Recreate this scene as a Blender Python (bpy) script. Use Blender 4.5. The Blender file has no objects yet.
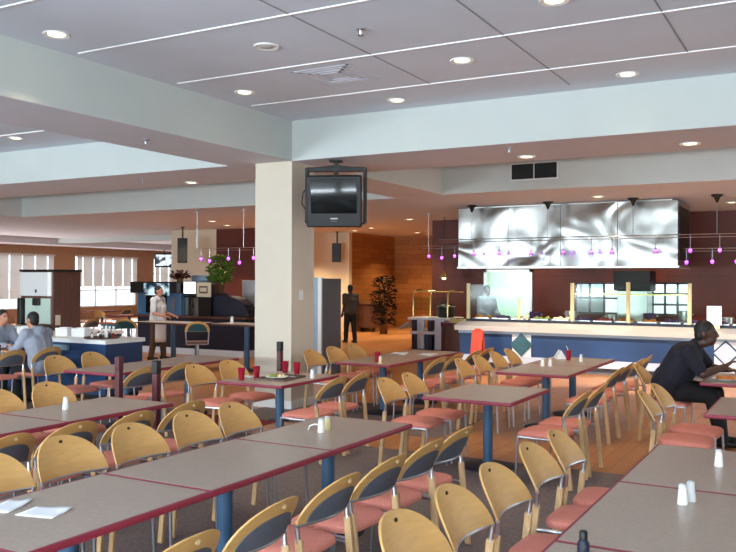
import bpy, bmesh, math, random
from mathutils import Vector, Matrix
R = random.Random(7)
C = bpy.context.scene.collection
PI = math.pi
sc = bpy.context.scene

# ------------------------------------------------------------------ helpers
def lin(c):
    return tuple((x/255/12.92 if x/255 <= .04045 else ((x/255+.055)/1.055)**2.4) for x in c)

class MB:
    def __init__(s): s.v = []; s.f = []
    def add(s, vs, fs):
        o = len(s.v); s.v += [tuple(v) for v in vs]; s.f += [tuple(i+o for i in f) for f in fs]; return s
    def box(s, x0, x1, y0, y1, z0, z1):
        return s.add([(x0,y0,z0),(x1,y0,z0),(x1,y1,z0),(x0,y1,z0),(x0,y0,z1),(x1,y0,z1),(x1,y1,z1),(x0,y1,z1)],
                     [(3,2,1,0),(4,5,6,7),(0,1,5,4),(1,2,6,5),(2,3,7,6),(3,0,4,7)])
    def bar(s, p, q, w, d, up=(0,0,1)):
        p = Vector(p); q = Vector(q); a = (q-p).normalized(); u = Vector(up)
        if abs(a.dot(u)) > .95: u = Vector((0,1,0))
        x = a.cross(u).normalized()*w/2; y = x.cross(a).normalized()*d/2
        vs = [p-x-y,p+x-y,p+x+y,p-x+y,q-x-y,q+x-y,q+x+y,q-x+y]
        return s.add(vs, [(3,2,1,0),(4,5,6,7),(0,1,5,4),(1,2,6,5),(2,3,7,6),(3,0,4,7)])
    def cyl(s, p, q, r1, r2=None, n=12):
        r2 = r1 if r2 is None else r2
        p = Vector(p); q = Vector(q); a = (q-p).normalized()
        u = Vector((1,0,0)) if abs(a.x) < .8 else Vector((0,1,0))
        x = a.cross(u).normalized(); y = a.cross(x)
        vs = []
        for c, r in ((p,r1),(q,r2)):
            for i in range(n):
                t = 2*PI*i/n; vs.append(c+x*math.cos(t)*r+y*math.sin(t)*r)
        fs = [(i,(i+1)%n,n+(i+1)%n,n+i) for i in range(n)]+[tuple(range(n))[::-1], tuple(range(n,2*n))]
        return s.add(vs, fs)
    def lathe(s, prof, c=(0,0,0), n=16, sx=1, sy=1):
        vs = []; fs = []; m = len(prof)
        for r, z in prof:
            for i in range(n):
                t = 2*PI*i/n; vs.append((c[0]+r*sx*math.cos(t), c[1]+r*sy*math.sin(t), c[2]+z))
        for j in range(m-1):
            for i in range(n): fs.append((j*n+i, j*n+(i+1)%n, (j+1)*n+(i+1)%n, (j+1)*n+i))
        fs.append(tuple(range(n))[::-1]); fs.append(tuple((m-1)*n+i for i in range(n)))
        return s.add(vs, fs)
    def ball(s, c, rx, ry=None, rz=None, n=12, m=8, rot=None):
        ry = rx if ry is None else ry; rz = rx if rz is None else rz
        vs = []; fs = []
        for j in range(m+1):
            ph = PI*j/m
            for i in range(n):
                t = 2*PI*i/n
                v = Vector((rx*math.sin(ph)*math.cos(t), ry*math.sin(ph)*math.sin(t), -rz*math.cos(ph)))
                if rot: v = rot @ v
                vs.append(v+Vector(c))
        for j in range(m):
            for i in range(n): fs.append((j*n+i, j*n+(i+1)%n, (j+1)*n+(i+1)%n, (j+1)*n+i))
        return s.add(vs, fs)
    def tube(s, path, r, n=8):
        P = [Vector(p) for p in path]; vs = []; fs = []; px = None
        for k, p in enumerate(P):
            a = (P[min(k+1,len(P)-1)]-P[max(k-1,0)]).normalized()
            if px is None:
                u = Vector((0,0,1)) if abs(a.z) < .9 else Vector((1,0,0)); px = a.cross(u).normalized()
            else: px = (px-a*px.dot(a)).normalized()
            y = a.cross(px)
            for i in range(n):
                t = 2*PI*i/n; vs.append(p+px*math.cos(t)*r+y*math.sin(t)*r)
        for k in range(len(P)-1):
            for i in range(n): fs.append((k*n+i, k*n+(i+1)%n, (k+1)*n+(i+1)%n, (k+1)*n+i))
        fs.append(tuple(range(n))[::-1]); fs.append(tuple((len(P)-1)*n+i for i in range(n)))
        return s.add(vs, fs)
    def prism(s, poly, z0, z1):
        n = len(poly)
        vs = [(x,y,z0) for x,y in poly]+[(x,y,z1) for x,y in poly]
        fs = [tuple(range(n))[::-1], tuple(range(n,2*n))]+[(i,(i+1)%n,n+(i+1)%n,n+i) for i in range(n)]
        return s.add(vs, fs)
    def caps(s, p, q, r1, r2, n=12):
        p = Vector(p); q = Vector(q)
        s.ball(p, r1, n=n, m=8); s.ball(q, r2, n=n, m=8)
        if (q-p).length > 1e-4: s.cyl(p, q, r1, r2, n)
        return s
    def build(s, name, mat, parent=None, smooth=True, bevel=0, label=None, ang=40):
        me = bpy.data.meshes.new(name); me.from_pydata(s.v, [], s.f)
        bm = bmesh.new(); bm.from_mesh(me)
        bmesh.ops.remove_doubles(bm, verts=bm.verts, dist=1e-6)
        bmesh.ops.recalc_face_normals(bm, faces=bm.faces); bm.to_mesh(me); bm.free()
        if smooth:
            me.shade_smooth(); me.set_sharp_from_angle(angle=math.radians(ang))
        me.materials.append(mat)
        o = bpy.data.objects.new(name, me); C.objects.link(o)
        if parent: o.parent = parent
        if bevel:
            b = o.modifiers.new('bevel', 'BEVEL'); b.width = bevel; b.segments = 2; b.limit_method = 'ANGLE'
        if label: o['label'] = label
        return o

def tag(o, label, cat, group=None):
    o['label'] = label; o['category'] = cat
    if group: o['group'] = group
    return o
def thing(name, label, cat, loc=(0,0,0), rz=0, group=None):
    o = bpy.data.objects.new(name, None); C.objects.link(o); o.empty_display_size = .1
    o.location = loc; o.rotation_euler = (0,0,rz)
    return tag(o, label, cat, group)
def struct(name, mb, mat, smooth=False, parent=None, bevel=0):
    o = mb.build(name, mat, parent, smooth, bevel)
    if parent is None: o['kind'] = 'structure'
    return o
KIDS = {}
def dup(root, loc, rz, label, group=None):
    def rec(o, par):
        c = o.copy(); C.objects.link(c); c.parent = par
        for ch in o.children: rec(ch, c)
        return c
    r = rec(root, None); r.location = loc; r.rotation_euler = (0,0,rz); r['label'] = label
    if group: r['group'] = group
    return r
ORD = ['first','second','third','fourth','fifth','sixth','seventh','eighth','ninth','tenth','eleventh','twelfth']

# ------------------------------------------------------------------ materials
def mat(name, col, rough=.6, metal=0, var=0, scale=20, stretch=(1,1,1), emit=0, bump=0, spec=.5, col2=None, detail=4):
    m = bpy.data.materials.new(name); m.use_nodes = True
    nt = m.node_tree; b = nt.nodes['Principled BSDF']
    c = lin(col); b.inputs['Base Color'].default_value = (*c, 1)
    b.inputs['Roughness'].default_value = rough; b.inputs['Metallic'].default_value = metal
    b.inputs['Specular IOR Level'].default_value = spec
    if emit:
        b.inputs['Emission Color'].default_value = (*c, 1); b.inputs['Emission Strength'].default_value = emit
    if var or bump or col2:
        tc = nt.nodes.new('ShaderNodeTexCoord'); mp = nt.nodes.new('ShaderNodeMapping'); mp.inputs['Scale'].default_value = stretch
        nz = nt.nodes.new('ShaderNodeTexNoise'); nz.inputs['Scale'].default_value = scale; nz.inputs['Detail'].default_value = detail
        nt.links.new(tc.outputs['Object'], mp.inputs[0]); nt.links.new(mp.outputs[0], nz.inputs['Vector'])
        if var or col2:
            rp = nt.nodes.new('ShaderNodeValToRGB'); e = rp.color_ramp.elements
            e[0].position = .3; e[1].position = .7
            if col2: e[0].color = (*lin(col2),1); e[1].color = (*c,1)
            else:
                e[0].color = (*[max(0,x*(1-var)) for x in c],1); e[1].color = (*[min(1,x*(1+var)) for x in c],1)
            nt.links.new(nz.outputs[0], rp.inputs[0]); nt.links.new(rp.outputs[0], b.inputs['Base Color'])
        if bump:
            bp = nt.nodes.new('ShaderNodeBump'); bp.inputs['Strength'].default_value = bump; bp.inputs['Distance'].default_value = .01
            nt.links.new(nz.outputs[0], bp.inputs['Height']); nt.links.new(bp.outputs[0], b.inputs['Normal'])
    return m
def glassmat(name, col, fac=.12, rough=.02):
    m = bpy.data.materials.new(name); m.use_nodes = True; nt = m.node_tree; nt.nodes.clear()
    o = nt.nodes.new('ShaderNodeOutputMaterial'); mx = nt.nodes.new('ShaderNodeMixShader')
    t = nt.nodes.new('ShaderNodeBsdfTransparent'); g = nt.nodes.new('ShaderNodeBsdfGlossy')
    t.inputs[0].default_value = (*lin(col),1); g.inputs['Roughness'].default_value = rough
    mx.inputs[0].default_value = fac
    nt.links.new(t.outputs[0], mx.inputs[1]); nt.links.new(g.outputs[0], mx.inputs[2]); nt.links.new(mx.outputs[0], o.inputs[0])
    return m
def brickmat(name, c1, c2, mortar, scale, bw, rh, ms=.01, rough=.5, axes='XZ', grain=.25):
    m = bpy.data.materials.new(name); m.use_nodes = True; nt = m.node_tree; b = nt.nodes['Principled BSDF']
    b.inputs['Roughness'].default_value = rough
    tc = nt.nodes.new('ShaderNodeTexCoord'); sp = nt.nodes.new('ShaderNodeSeparateXYZ'); cb = nt.nodes.new('ShaderNodeCombineXYZ')
    nt.links.new(tc.outputs['Object'], sp.inputs[0])
    nt.links.new(sp.outputs[axes[0]], cb.inputs[0]); nt.links.new(sp.outputs[axes[1]], cb.inputs[1])
    br = nt.nodes.new('ShaderNodeTexBrick'); br.inputs['Color1'].default_value = (*lin(c1),1); br.inputs['Color2'].default_value = (*lin(c2),1)
    br.inputs['Mortar'].default_value = (*lin(mortar),1); br.inputs['Scale'].default_value = scale; br.inputs['Mortar Size'].default_value = ms
    br.inputs['Brick Width'].default_value = bw; br.inputs['Row Height'].default_value = rh
    nt.links.new(cb.outputs[0], br.inputs['Vector'])
    nz = nt.nodes.new('ShaderNodeTexNoise'); nz.inputs['Scale'].default_value = 5; nz.inputs['Detail'].default_value = 6
    mp = nt.nodes.new('ShaderNodeMapping'); mp.inputs['Scale'].default_value = (1.2,9,1) if axes[1] == 'Z' else (8,1,1)
    nt.links.new(cb.outputs[0], mp.inputs[0]); nt.links.new(mp.outputs[0], nz.inputs['Vector'])
    mx = nt.nodes.new('ShaderNodeMix'); mx.data_type = 'RGBA'; mx.blend_type = 'MULTIPLY'; mx.inputs[0].default_value = 1
    rp = nt.nodes.new('ShaderNodeValToRGB'); e = rp.color_ramp.elements
    e[0].color = (1-grain,1-grain,1-grain,1); e[1].color = (1+grain*.4,)*3+(1,); e[0].position=.3; e[1].position=.7
    nt.links.new(nz.outputs[0], rp.inputs[0]); nt.links.new(br.outputs[0], mx.inputs[6]); nt.links.new(rp.outputs[0], mx.inputs[7])
    nt.links.new(mx.outputs[2], b.inputs['Base Color'])
    return m

M = {}
M['beech'] = mat('beech', (208,162,98), .38, var=.07, scale=9, stretch=(1,1,6))
M['leg_wood'] = mat('leg_wood', (196,158,112), .45, var=.14, scale=9, stretch=(8,8,1))
M['pad'] = mat('back_pad', (92,97,110), .7, var=.12, scale=160)
M['seat'] = mat('seat_cloth', (216,134,118), .9, var=.2, scale=140)
M['chrome'] = mat('chrome', (190,193,200), .28, 1)
M['dark'] = mat('dark_plastic', (9,9,11), .5)
M['hole'] = mat('grip_hole_dark', (50,36,26), .7)
M['hole_pale'] = mat('hole_light', (226,196,150), .4)
M['lam'] = mat('laminate', (174,157,142), .34, var=.1, scale=55, detail=6)
M['band'] = mat('maroon_edge', (140,40,62), .45)
M['steelblue'] = mat('blue_steel', (62,98,132), .4, var=.06, scale=6)
M['carpet'] = mat('carpet', (142,126,122), .95, scale=70, col2=(92,80,80), bump=.3, detail=8)
M['ceil'] = mat('ceiling_white_lit', (218,224,236), .85, var=.02, scale=2)  # bounce light put into the colour: lighter than the soffits' same white
M['soff'] = mat('soffit_white_dimmed', (198,205,203), .8, var=.015, scale=2)  # same white as the ceiling, darkened to offset the window light
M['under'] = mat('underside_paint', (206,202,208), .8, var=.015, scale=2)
M['colw'] = mat('column_paint', (212,201,184), .75, var=.02, scale=3)
M['strip'] = mat('white_joint', (250,250,250), .6)
M['seam'] = mat('dark_joint', (150,152,160), .8)
M['white'] = mat('white_plastic', (238,238,236), .4)
M['paper'] = mat('paper', (240,242,246), .8)
M['lamp'] = mat('lamp_glow', (255,236,190), .5, emit=5)
M['lampoff'] = mat('lamp_pale', (206,206,206), .35)
M['purple'] = mat('violet_glow', (240,160,255), .5, emit=8)
M['shade'] = glassmat('violet_glass', (220,170,240), .2, .1)
M['black'] = mat('black_metal', (12,12,14), .5)
M['screen'] = mat('tube_glass', (10,16,18), .12, spec=.3)
M['grille'] = mat('dark_grille', (24,27,27), .7)
M['grey'] = mat('grey_paint', (92,94,100), .5)
M['ltgrey'] = mat('pale_blue_grey', (150,176,196), .4)
M['blue'] = mat('navy_panel', (32,64,106), .5, var=.06, scale=3)
M['navy'] = mat('dark_navy', (20,26,46), .55)
M['teal'] = mat('teal_tile', (34,84,92), .3)
M['kick'] = mat('pale_kick', (206,212,222), .5)
M['steel'] = mat('stainless', (200,200,196), .3, 1)
M['tray_rail'] = mat('rail_steel', (222,212,200), .28, .15)
M['brass'] = mat('brass', (214,186,120), .25, .9)
M['cream'] = mat('cream_post', (226,214,160), .4)
M['glass'] = glassmat('clear_glass', (236,246,242), .008, .1)
M['winglass'] = glassmat('window_glass', (246,250,252), .06)
M['woodA'] = brickmat('panel_wood', (184,120,58), (156,96,42), (116,68,30), 1, 1.2, .19, .005)
M['woodAY'] = brickmat('panel_wood_side', (184,120,58), (156,96,42), (116,68,30), 1, 1.2, .19, .006, axes='YZ')
M['woodR'] = brickmat('red_wood', (98,38,22), (84,31,18), (54,20,13), 1, 1.2, 1.0, .006)
M['woodfloor'] = brickmat('plank_floor', (196,134,78), (180,118,66), (150,96,54), 1, 1.6, .16, .006, rough=.32, axes='YX')
M['brownwall'] = mat('brown_wall', (172,130,100), .7, var=.05, scale=3)
M['wallw'] = mat('wall_paint', (216,204,180), .8, var=.02, scale=2)
M['redcarpet'] = mat('red_carpet', (120,24,34), .95, var=.2, scale=60)
M['blind'] = None
M['cupred'] = mat('red_tumbler', (150,16,44), .2)
M['maroon'] = mat('maroon_post', (78,10,26), .4)
M['orange'] = mat('orange_red', (206,66,36), .5)
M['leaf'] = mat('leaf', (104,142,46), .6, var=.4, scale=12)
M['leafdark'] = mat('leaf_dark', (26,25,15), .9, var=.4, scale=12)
M['redleaf'] = mat('leaf_red', (84,22,24), .6, var=.4, scale=12)
M['pot'] = mat('pot', (120,78,50), .7)
M['soil'] = mat('soil', (50,36,26), .95)
M['brownlam'] = mat('walnut_side', (92,56,44), .45, var=.2, scale=5, stretch=(4,4,1))
M['scrw'] = mat('monitor_white', (235,240,250), .4, emit=1.6)
M['food1'] = mat('food_orange', (206,124,50), .7, var=.35, scale=40)
M['food2'] = mat('food_green', (120,140,66), .7, var=.35, scale=40)
M['food3'] = mat('food_red', (166,52,40), .7, var=.35, scale=40)
M['food4'] = mat('food_purple', (78,48,92), .7, var=.35, scale=40)
M['food5'] = mat('food_cream', (226,206,164), .7, var=.25, scale=40)
M['tray'] = mat('brown_tray', (96,70,62), .5)
M['skinD'] = mat('skin_deep', (74,46,38), .5); M['skinL'] = mat('skin_tan', (190,130,102), .55)
M['hair'] = mat('hair_black', (18,14,14), .6)
M['shirtN'] = mat('shirt_navy', (15,16,32), .85, var=.1, scale=20)
M['trouN'] = mat('trousers_black', (18,18,24), .85)
M['shirtW'] = mat('shirt_white', (214,214,212), .85, var=.04, scale=12)
M['shirtG'] = mat('hoodie_grey', (150,156,170), .9, var=.06, scale=14)
M['trouK'] = mat('trousers_brown', (92,72,56), .85)
M['shirtP'] = mat('shirt_grey_print', (66,58,56), .9, var=.3, scale=30)
M['concrete'] = mat('pale_paving', (200,200,196), .9, var=.08, scale=1)
M['hedge'] = mat('hedge', (110,150,70), .9, var=.5, scale=3)

# the rippled stainless of the hood
m = bpy.data.materials.new('rippled_stainless'); m.use_nodes = True; nt = m.node_tree; b = nt.nodes['Principled BSDF']
b.inputs['Base Color'].default_value = (.36,.37,.36,1); b.inputs['Metallic'].default_value = 1; b.inputs['Roughness'].default_value = .27
tc = nt.nodes.new('ShaderNodeTexCoord'); nz = nt.nodes.new('ShaderNodeTexNoise'); nz.inputs['Scale'].default_value = .95; nz.inputs['Detail'].default_value = 1.0
nz.inputs['Distortion'].default_value = 1.0
bp = nt.nodes.new('ShaderNodeBump'); bp.inputs['Strength'].default_value = 1; bp.inputs['Distance'].default_value = .10
nt.links.new(tc.outputs['Object'], nz.inputs['Vector']); nt.links.new(nz.outputs[0], bp.inputs['Height']); nt.links.new(bp.outputs[0], b.inputs['Normal'])
M['hood'] = m
# slatted roller blinds: translucent cloth
m = bpy.data.materials.new('blind_cloth'); m.use_nodes = True; nt = m.node_tree; nt.nodes.clear()
o_ = nt.nodes.new('ShaderNodeOutputMaterial'); mx = nt.nodes.new('ShaderNodeMixShader'); df = nt.nodes.new('ShaderNodeBsdfDiffuse'); tl = nt.nodes.new('ShaderNodeBsdfTranslucent')
df.inputs[0].default_value = (*lin((226,220,216)),1); tl.inputs[0].default_value = (*lin((244,238,234)),1); mx.inputs[0].default_value = .5
nt.links.new(df.outputs[0], mx.inputs[1]); nt.links.new(tl.outputs[0], mx.inputs[2]); nt.links.new(mx.outputs[0], o_.inputs[0])
M['blind'] = m
# picture screens
def picmat(name, cols, scale, emit):
    m = bpy.data.materials.new(name); m.use_nodes = True; nt = m.node_tree; b = nt.nodes['Principled BSDF']
    tc = nt.nodes.new('ShaderNodeTexCoord'); nz = nt.nodes.new('ShaderNodeTexNoise'); nz.inputs['Scale'].default_value = scale
    rp = nt.nodes.new('ShaderNodeValToRGB'); e = rp.color_ramp.elements; e[0].position=.42; e[1].position=.58
    e[0].color=(*lin(cols[0]),1); e[1].color=(*lin(cols[1]),1)
    nt.links.new(tc.outputs['Object'], nz.inputs['Vector']); nt.links.new(nz.outputs[0], rp.inputs[0])
    nt.links.new(rp.outputs[0], b.inputs['Base Color']); nt.links.new(rp.outputs[0], b.inputs['Emission Color']); b.inputs['Emission Strength'].default_value = emit
    b.inputs['Roughness'].default_value = .2
    return m
M['tvpic'] = picmat('tv_picture', ((10,16,28), (206,224,236)), 6, 1.0)
M['fridgepic'] = picmat('backlit_picture', ((24,44,62), (190,216,224)), 3.5, .8)
M['mirrorpanel'] = mat('pale_green_panel', (206,228,216), .1, .3)

# ------------------------------------------------------------------ setting
ZL, ZH, ZT = 3.556, 4.12, 4.4
X0, X1, Y0, Y1 = -30.0, 6.0, -6.0, 37.0
struct('floor', MB().box(X0,X1,Y0,Y1,-.15,0), M['woodfloor'])
struct('floor_carpet', MB().prism([(X1,Y0),(X1,8.3),(-7.6,8.0),(-7.6,9.0),(-15,9.0),(-15,Y0)],0,.004), M['carpet'])
struct('floor_carpet', MB().box(-7.2,-4.05,8.9,10.9,.0,.005), M['carpet'])
struct('floor_carpet', MB().box(-7.6,-6.3,8.03,8.88,.0,.005), M['redcarpet'])
def coffer(nm, x0, x1, y0, y1): pass
# low ceiling with recessed bays: (x0,x1,y0,y1) holes
low = [(-7.9,-6.75,Y0,15.1),(-6.75,X1,9.82,11.4),(-19.5,-7.9,9.82,11.5),(-20.65,-19.5,Y0,15.3),
       (-6.75,X1,15.05,Y1),(-20.65,-6.75,15.3,Y1),(-7.9,-6.75,15.1,15.3),(X0,-20.65,Y0,Y1)]
for a in low: struct('ceiling_beam', MB().box(a[0],a[1],a[2],a[3],ZL,ZT), M['soff'])
for a in [(-6.75,X1,Y0,9.82),(-6.75,X1,11.4,15.05),(-19.5,-7.9,Y0,9.82),(-19.5,-7.9,11.5,15.3)]:
    struct('ceiling', MB().box(a[0],a[1],a[2],a[3],ZH,ZT), M['ceil'])
# thin underside boards (plaster, toned apart from the faces)
for a in low: struct('ceiling_underside', MB().box(a[0]+.004,a[1]-.004,a[2]+.004,a[3]-.004,ZL-.006,ZL), M['under'])
k = 0
for y in (4.55,5.85,7.3,8.7):
    k += 1; struct('trim_%d' % k, MB().box(-6.62 if y>5 else -6.1,1.5 if y != 8.7 else 5.9,y-.010,y+.010,ZH-.010,ZH), M['strip'])
for y in (5.1,6.9,8.65):
    k += 1; struct('trim_%d' % k, MB().box(-19.4,-9.7,y-.014,y+.014,ZH-.012,ZH), M['strip'])
for x in (-4.06,-2.66,-1.26,.14,1.54):
    k += 1; struct('trim_%d' % k, MB().box(x-.008,x+.008,2.0,8.70 if x != -2.66 else 9.5,ZH-.004,ZH), M['seam'])

# walls
rwins=[(10.5,14.5),(15.2,19.2)]
bw=MB(); ys=[Y0]+[v for w in rwins for v in w]+[Y1]
for i in range(0,len(ys),2): bw.box(X1,X1+.2,ys[i],ys[i+1],0,ZT)
for a,b_ in rwins: bw.box(X1,X1+.2,a,b_,0,.6); bw.box(X1,X1+.2,a,b_,3.1,ZT)
struct('wall_right', bw, M['wallw'])
# back wall behind the camera with three tall window openings
wins = [(-16.5,-9.5),(-6.5,-1.0),(0.0,5.2)]
bw = MB(); xs = [X0]+[v for w in wins for v in w]+[X1]
for i in range(0,len(xs),2): bw.box(xs[i],xs[i+1],Y0-.2,Y0,0,ZT)
for a,b_ in wins: bw.box(a,b_,Y0-.2,Y0,0,.7); bw.box(a,b_,Y0-.2,Y0,3.3,ZT)
struct('wall_back', bw, M['wallw'])
wn = 0
def window(axis, a, b_, pos, z0, z1, nx, nz, dark=False):
    """glazed window with frame, mullions and one pane; axis 'x' runs along x at y=pos"""
    global wn; wn += 1
    f = MB(); t = .05
    def bx(u0,u1,w0,w1):
        if axis == 'x': f.box(u0,u1,pos-.04,pos+.04,w0,w1)
        else: f.box(pos-.04,pos+.04,u0,u1,w0,w1)
    bx(a,b_,z0,z0+t); bx(a,b_,z1-t,z1)
    for i in range(nx+1):
        u = a+(b_-a)*i/nx; bx(max(a,u-t/2),min(b_,u+t/2),z0,z1)
    for i in range(1,nz): z = z0+(z1-z0)*i/nz; bx(a,b_,z-t/2,z+t/2)
    o = struct('window_%d' % wn, f, M['grey'] if dark else M['white'])
    g = MB()
    if axis == 'x': g.box(a,b_,pos-.006,pos+.006,z0,z1)
    else: g.box(pos-.006,pos+.006,a,b_,z0,z1)
    g.build('pane', M['winglass'], o, False)
    return o
for a,b_ in wins: window('x',a,b_,Y0-.1,.7,3.3,4,2)
for a,b_ in rwins: window('y',a,b_,X1+.1,.6,3.1,3,2)

# window wall, far left, x = -30
lw = [(14.8,25.2),(26.4,30.2),(31.4,34.6)]
wz0, wz1 = .55, 2.92
bw = MB(); ys = [Y0]+[v for w in lw for v in w]+[Y1]
for i in range(0,len(ys),2): bw.box(X0-.2,X0,ys[i],ys[i+1],0,ZT)
for a,b_ in lw: bw.box(X0-.2,X0,a,b_,0,wz0); bw.box(X0-.2,X0,a,b_,wz1,ZT)
struct('wall_left', bw, M['brownwall'])
struct('ceiling_beam', MB().box(X0,-28.4,12,Y1,3.28,ZL), M['under'])
struct('ceiling_beam', MB().box(X0,-21.5,24.0,24.5,3.36,ZL), M['soff'])
for i,(a,b_) in enumerate(lw):
    window('y',a,b_,X0-.1,wz0,wz1,max(2,round((b_-a)/1.4)),3)
    bl = MB(); n = round((b_-a)/.32); zb = (1.0,1.5,1.5)[i]
    for j in range(n):
        u0 = a+.06+(b_-a-.12)*j/n; u1 = u0+(b_-a-.12)/n*.93; d = .05 if j%2 else 0
        bl.box(X0+.06+d,X0+.066+d,u0,u1,zb,wz1-.03)
    bl.box(X0+.04,X0+.14,a+.03,b_-.03,wz1-.08,wz1)
    t = thing('window_blind', ['pale vertical blind over the window at the far left edge','pale vertical blind over the window left of the standing cook','pale vertical blind over the window right of the small hanging television'][i],'blind',(0,0,0))
    bl.build('slats', M['blind'], t, False)
# far wall beyond the window seating
struct('wall_far', MB().box(X0,-19.9,Y1,Y1+.2,0,ZT), M['brownwall'])
struct('wall_partition', MB().box(-20.2,-18.2,22,22.2,0,ZL), M['wallw'])
struct('wall_partition', MB().box(-18.2,-15.6,22,22.2,0,ZL), M['woodR'])
struct('wall_partition', MB().box(-20.2,-20.0,22.2,Y1,0,ZL), M['wallw'])
# wood panelled lobby
struct('wall_white', MB().box(-19,-15.0,25.4,25.6,0,ZL), M['wallw'])
struct('wall_panelled', MB().box(-15.2,-15.0,25.6,29.1,0,ZL), M['woodAY'])
struct('wall_panelled', MB().box(-15.0,-8.8,28.9,29.1,0,ZL), M['woodA'])
struct('wall_lobby', MB().box(-9.95,-9.8,21.5,28.9,0,ZL), M['woodR'])
# servery back wall with doorway and windows
bw = MB()
for a,b_,z0,z1 in [(-9.8,-8.3,0,ZL),(-8.3,-7.05,2.1,ZL),(-7.05,-5.87,0,ZL),(-5.87,-4.77,0,1.0),(-5.87,-4.77,1.82,ZL),(-4.77,-3.94,0,ZL),(-3.94,-3.05,0,1.0),(-3.94,-3.05,1.82,ZL),(-3.05,X1,0,ZL)]:
    bw.box(a,b_,21.5,21.7,z0,z1)
struct('wall_servery', bw, M['woodR'])
window('x',-5.87,-4.77,21.6,1.0,1.82,3,2,True); window('x',-3.94,-3.05,21.6,1.0,1.82,3,3,True)
f = MB(); f.box(-8.36,-8.28,21.42,21.74,0,2.16); f.box(-7.07,-6.99,21.42,21.74,0,2.16); f.box(-8.36,-6.99,21.42,21.74,2.08,2.16)
struct('door_1', f, M['steel'])
kw = MB(); kw.box(-9.6,-6.2,25.4,25.5,0,3); kw.box(-9.7,-9.6,21.7,25.5,0,3); kw.box(-6.2,-6.1,21.7,25.5,0,3); kw.box(-9.7,-6.1,21.7,25.5,3,3.1)
struct('wall_kitchen', kw, mat('kitchen_tile',(206,226,218),.4))
# column
co = struct('column', MB().box(-7.40,-6.75,9.82,10.41,0,ZL), M['colw'], bevel=.006)
MB().box(-7.42,-6.73,9.80,10.43,0,.12).build('baseboard', M['white'], co, False)
MB().box(-6.75,-6.74,10.02,10.11,1.56,1.70).build('switch_plate', M['white'], co, False, bevel=.003)
# outside
struct('ground_outside', MB().box(-120,90,-90,140,-.4,-.16), M['concrete'])

# ------------------------------------------------------------------ ceiling fittings
def downlight(x, y, z, lit, label):
    t = thing('downlight', label, 'ceiling light', (x,y,z), 0, 'recessed ceiling downlights')
    prof = [(.075,-.001),(.118,-.014),(.125,-.006),(.125,0),(.075,0)]
    MB().lathe(prof, n=24).build('trim_ring', M['white'], t)
    MB().lathe([(.001,-.010),(.07,-.009),(.08,-.002),(.08,-.001)], n=20).build('lamp', M['lamp'] if lit else M['lampoff'], t)
    return t
DL = [(-6.29,5.3,ZH,1,'lit round downlight near the upper left corner of the ceiling'),
      (-4.81,6.55,ZH,0,'unlit silvery downlight between the two left lit downlights'),
      (-6.22,8.03,ZH,1,'lit downlight close to the left bulkhead, left of the ceiling vent'),
      (-4.8,9.3,ZH,1,'lit downlight just in front of the bulkhead, above the hanging television'),
      (-3.34,7.93,ZH,1,'lit downlight at the upper middle of the ceiling, right of the vent'),
      (-1.97,9.32,ZH,1,'lit downlight close to the bulkhead at upper right'),
      (-1.97,6.58,ZH,1,'lit downlight cut by the top edge of the picture'),
      (-3.66,10.96,ZL-.006,1,'lit downlight in the bulkhead underside beside the black air grille'),
      (-1.54,10.86,ZL-.006,1,'lit downlight in the bulkhead underside at far right'),
      (-9.8,11.17,ZL-.006,1,'lit downlight in the bulkhead underside left of the white column'),
      (-11.5,8.9,ZH,1,'lit downlight at left edge in the recessed left ceiling bay'),
      (-10.27,20.7,ZL-.006,1,'lit downlight over the servery, nearest right of the hanging television'),
      (-13.1,23.6,ZL-.006,1,'lit lobby downlight under the lower right corner of the hanging television'),
      (-12.9,26.6,ZL-.006,1,'lit lobby downlight before the panelled wall, rear right of the row'),
      (-14.3,24.6,ZL-.006,1,'lit lobby downlight leftmost beside the white wall and speaker'),
      (-11.5,25.6,ZL-.006,1,'lit lobby downlight in the middle of the wood panelled lobby ceiling'),
      (-9.84,22.2,ZL-.006,1,'lit downlight just left of the steel hood top'),
      (-4.12,16.78,ZL-.006,1,'lit downlight right above the middle of the steel hood'),
      (-15.78,18.9,ZL-.006,1,'lit downlight left of the column above the plant, nearer of two'),
      (-16.53,20.5,ZL-.006,1,'lit downlight left of the column above the plant, farther of two'),
      (-1.9,19.3,ZL-.006,1,'lit downlight in the servery ceiling right of the hood')]
for d in DL: downlight(*d)
# air diffuser
t = thing('ceiling_vent','square white louvred air diffuser in the ceiling bay','vent',(-4.82,7.86,ZH))
f = MB()
for i,(h,zz) in enumerate([(.36,0),(.29,-.002),(.22,-.004),(.15,-.006)]):
    w = .03
    f.box(-h,h,-h,-h+w,zz-.004,zz); f.box(-h,h,h-w,h,zz-.004,zz); f.box(-h,-h+w,-h,h,zz-.004,zz); f.box(h-w,h,-h,h,zz-.004,zz)
f.build('louvres', M['ceil'], t, False)
MB().box(-.33,.33,-.33,.33,-.003,0).build('backing', M['ceil'], t, False)
# twin black air grille on the servery face
t = thing('air_grille','black twin air grille on the bulkhead face above the servery','vent',(-4.88,15.05,3.9))
for x0 in (-.43,.015):
    f = MB(); f.box(x0,x0+.42,-.03,-.012,-.14,.14)
    for i in range(9): f.box(x0+.02,x0+.40,-.04,-.03,-.125+i*.03,-.112+i*.03)
    f.build('grille', M['grille'], t, False)
MB().box(-.45,.455,-.012,-.001,-.16,.16).build('frame', M['white'], t, False)
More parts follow.
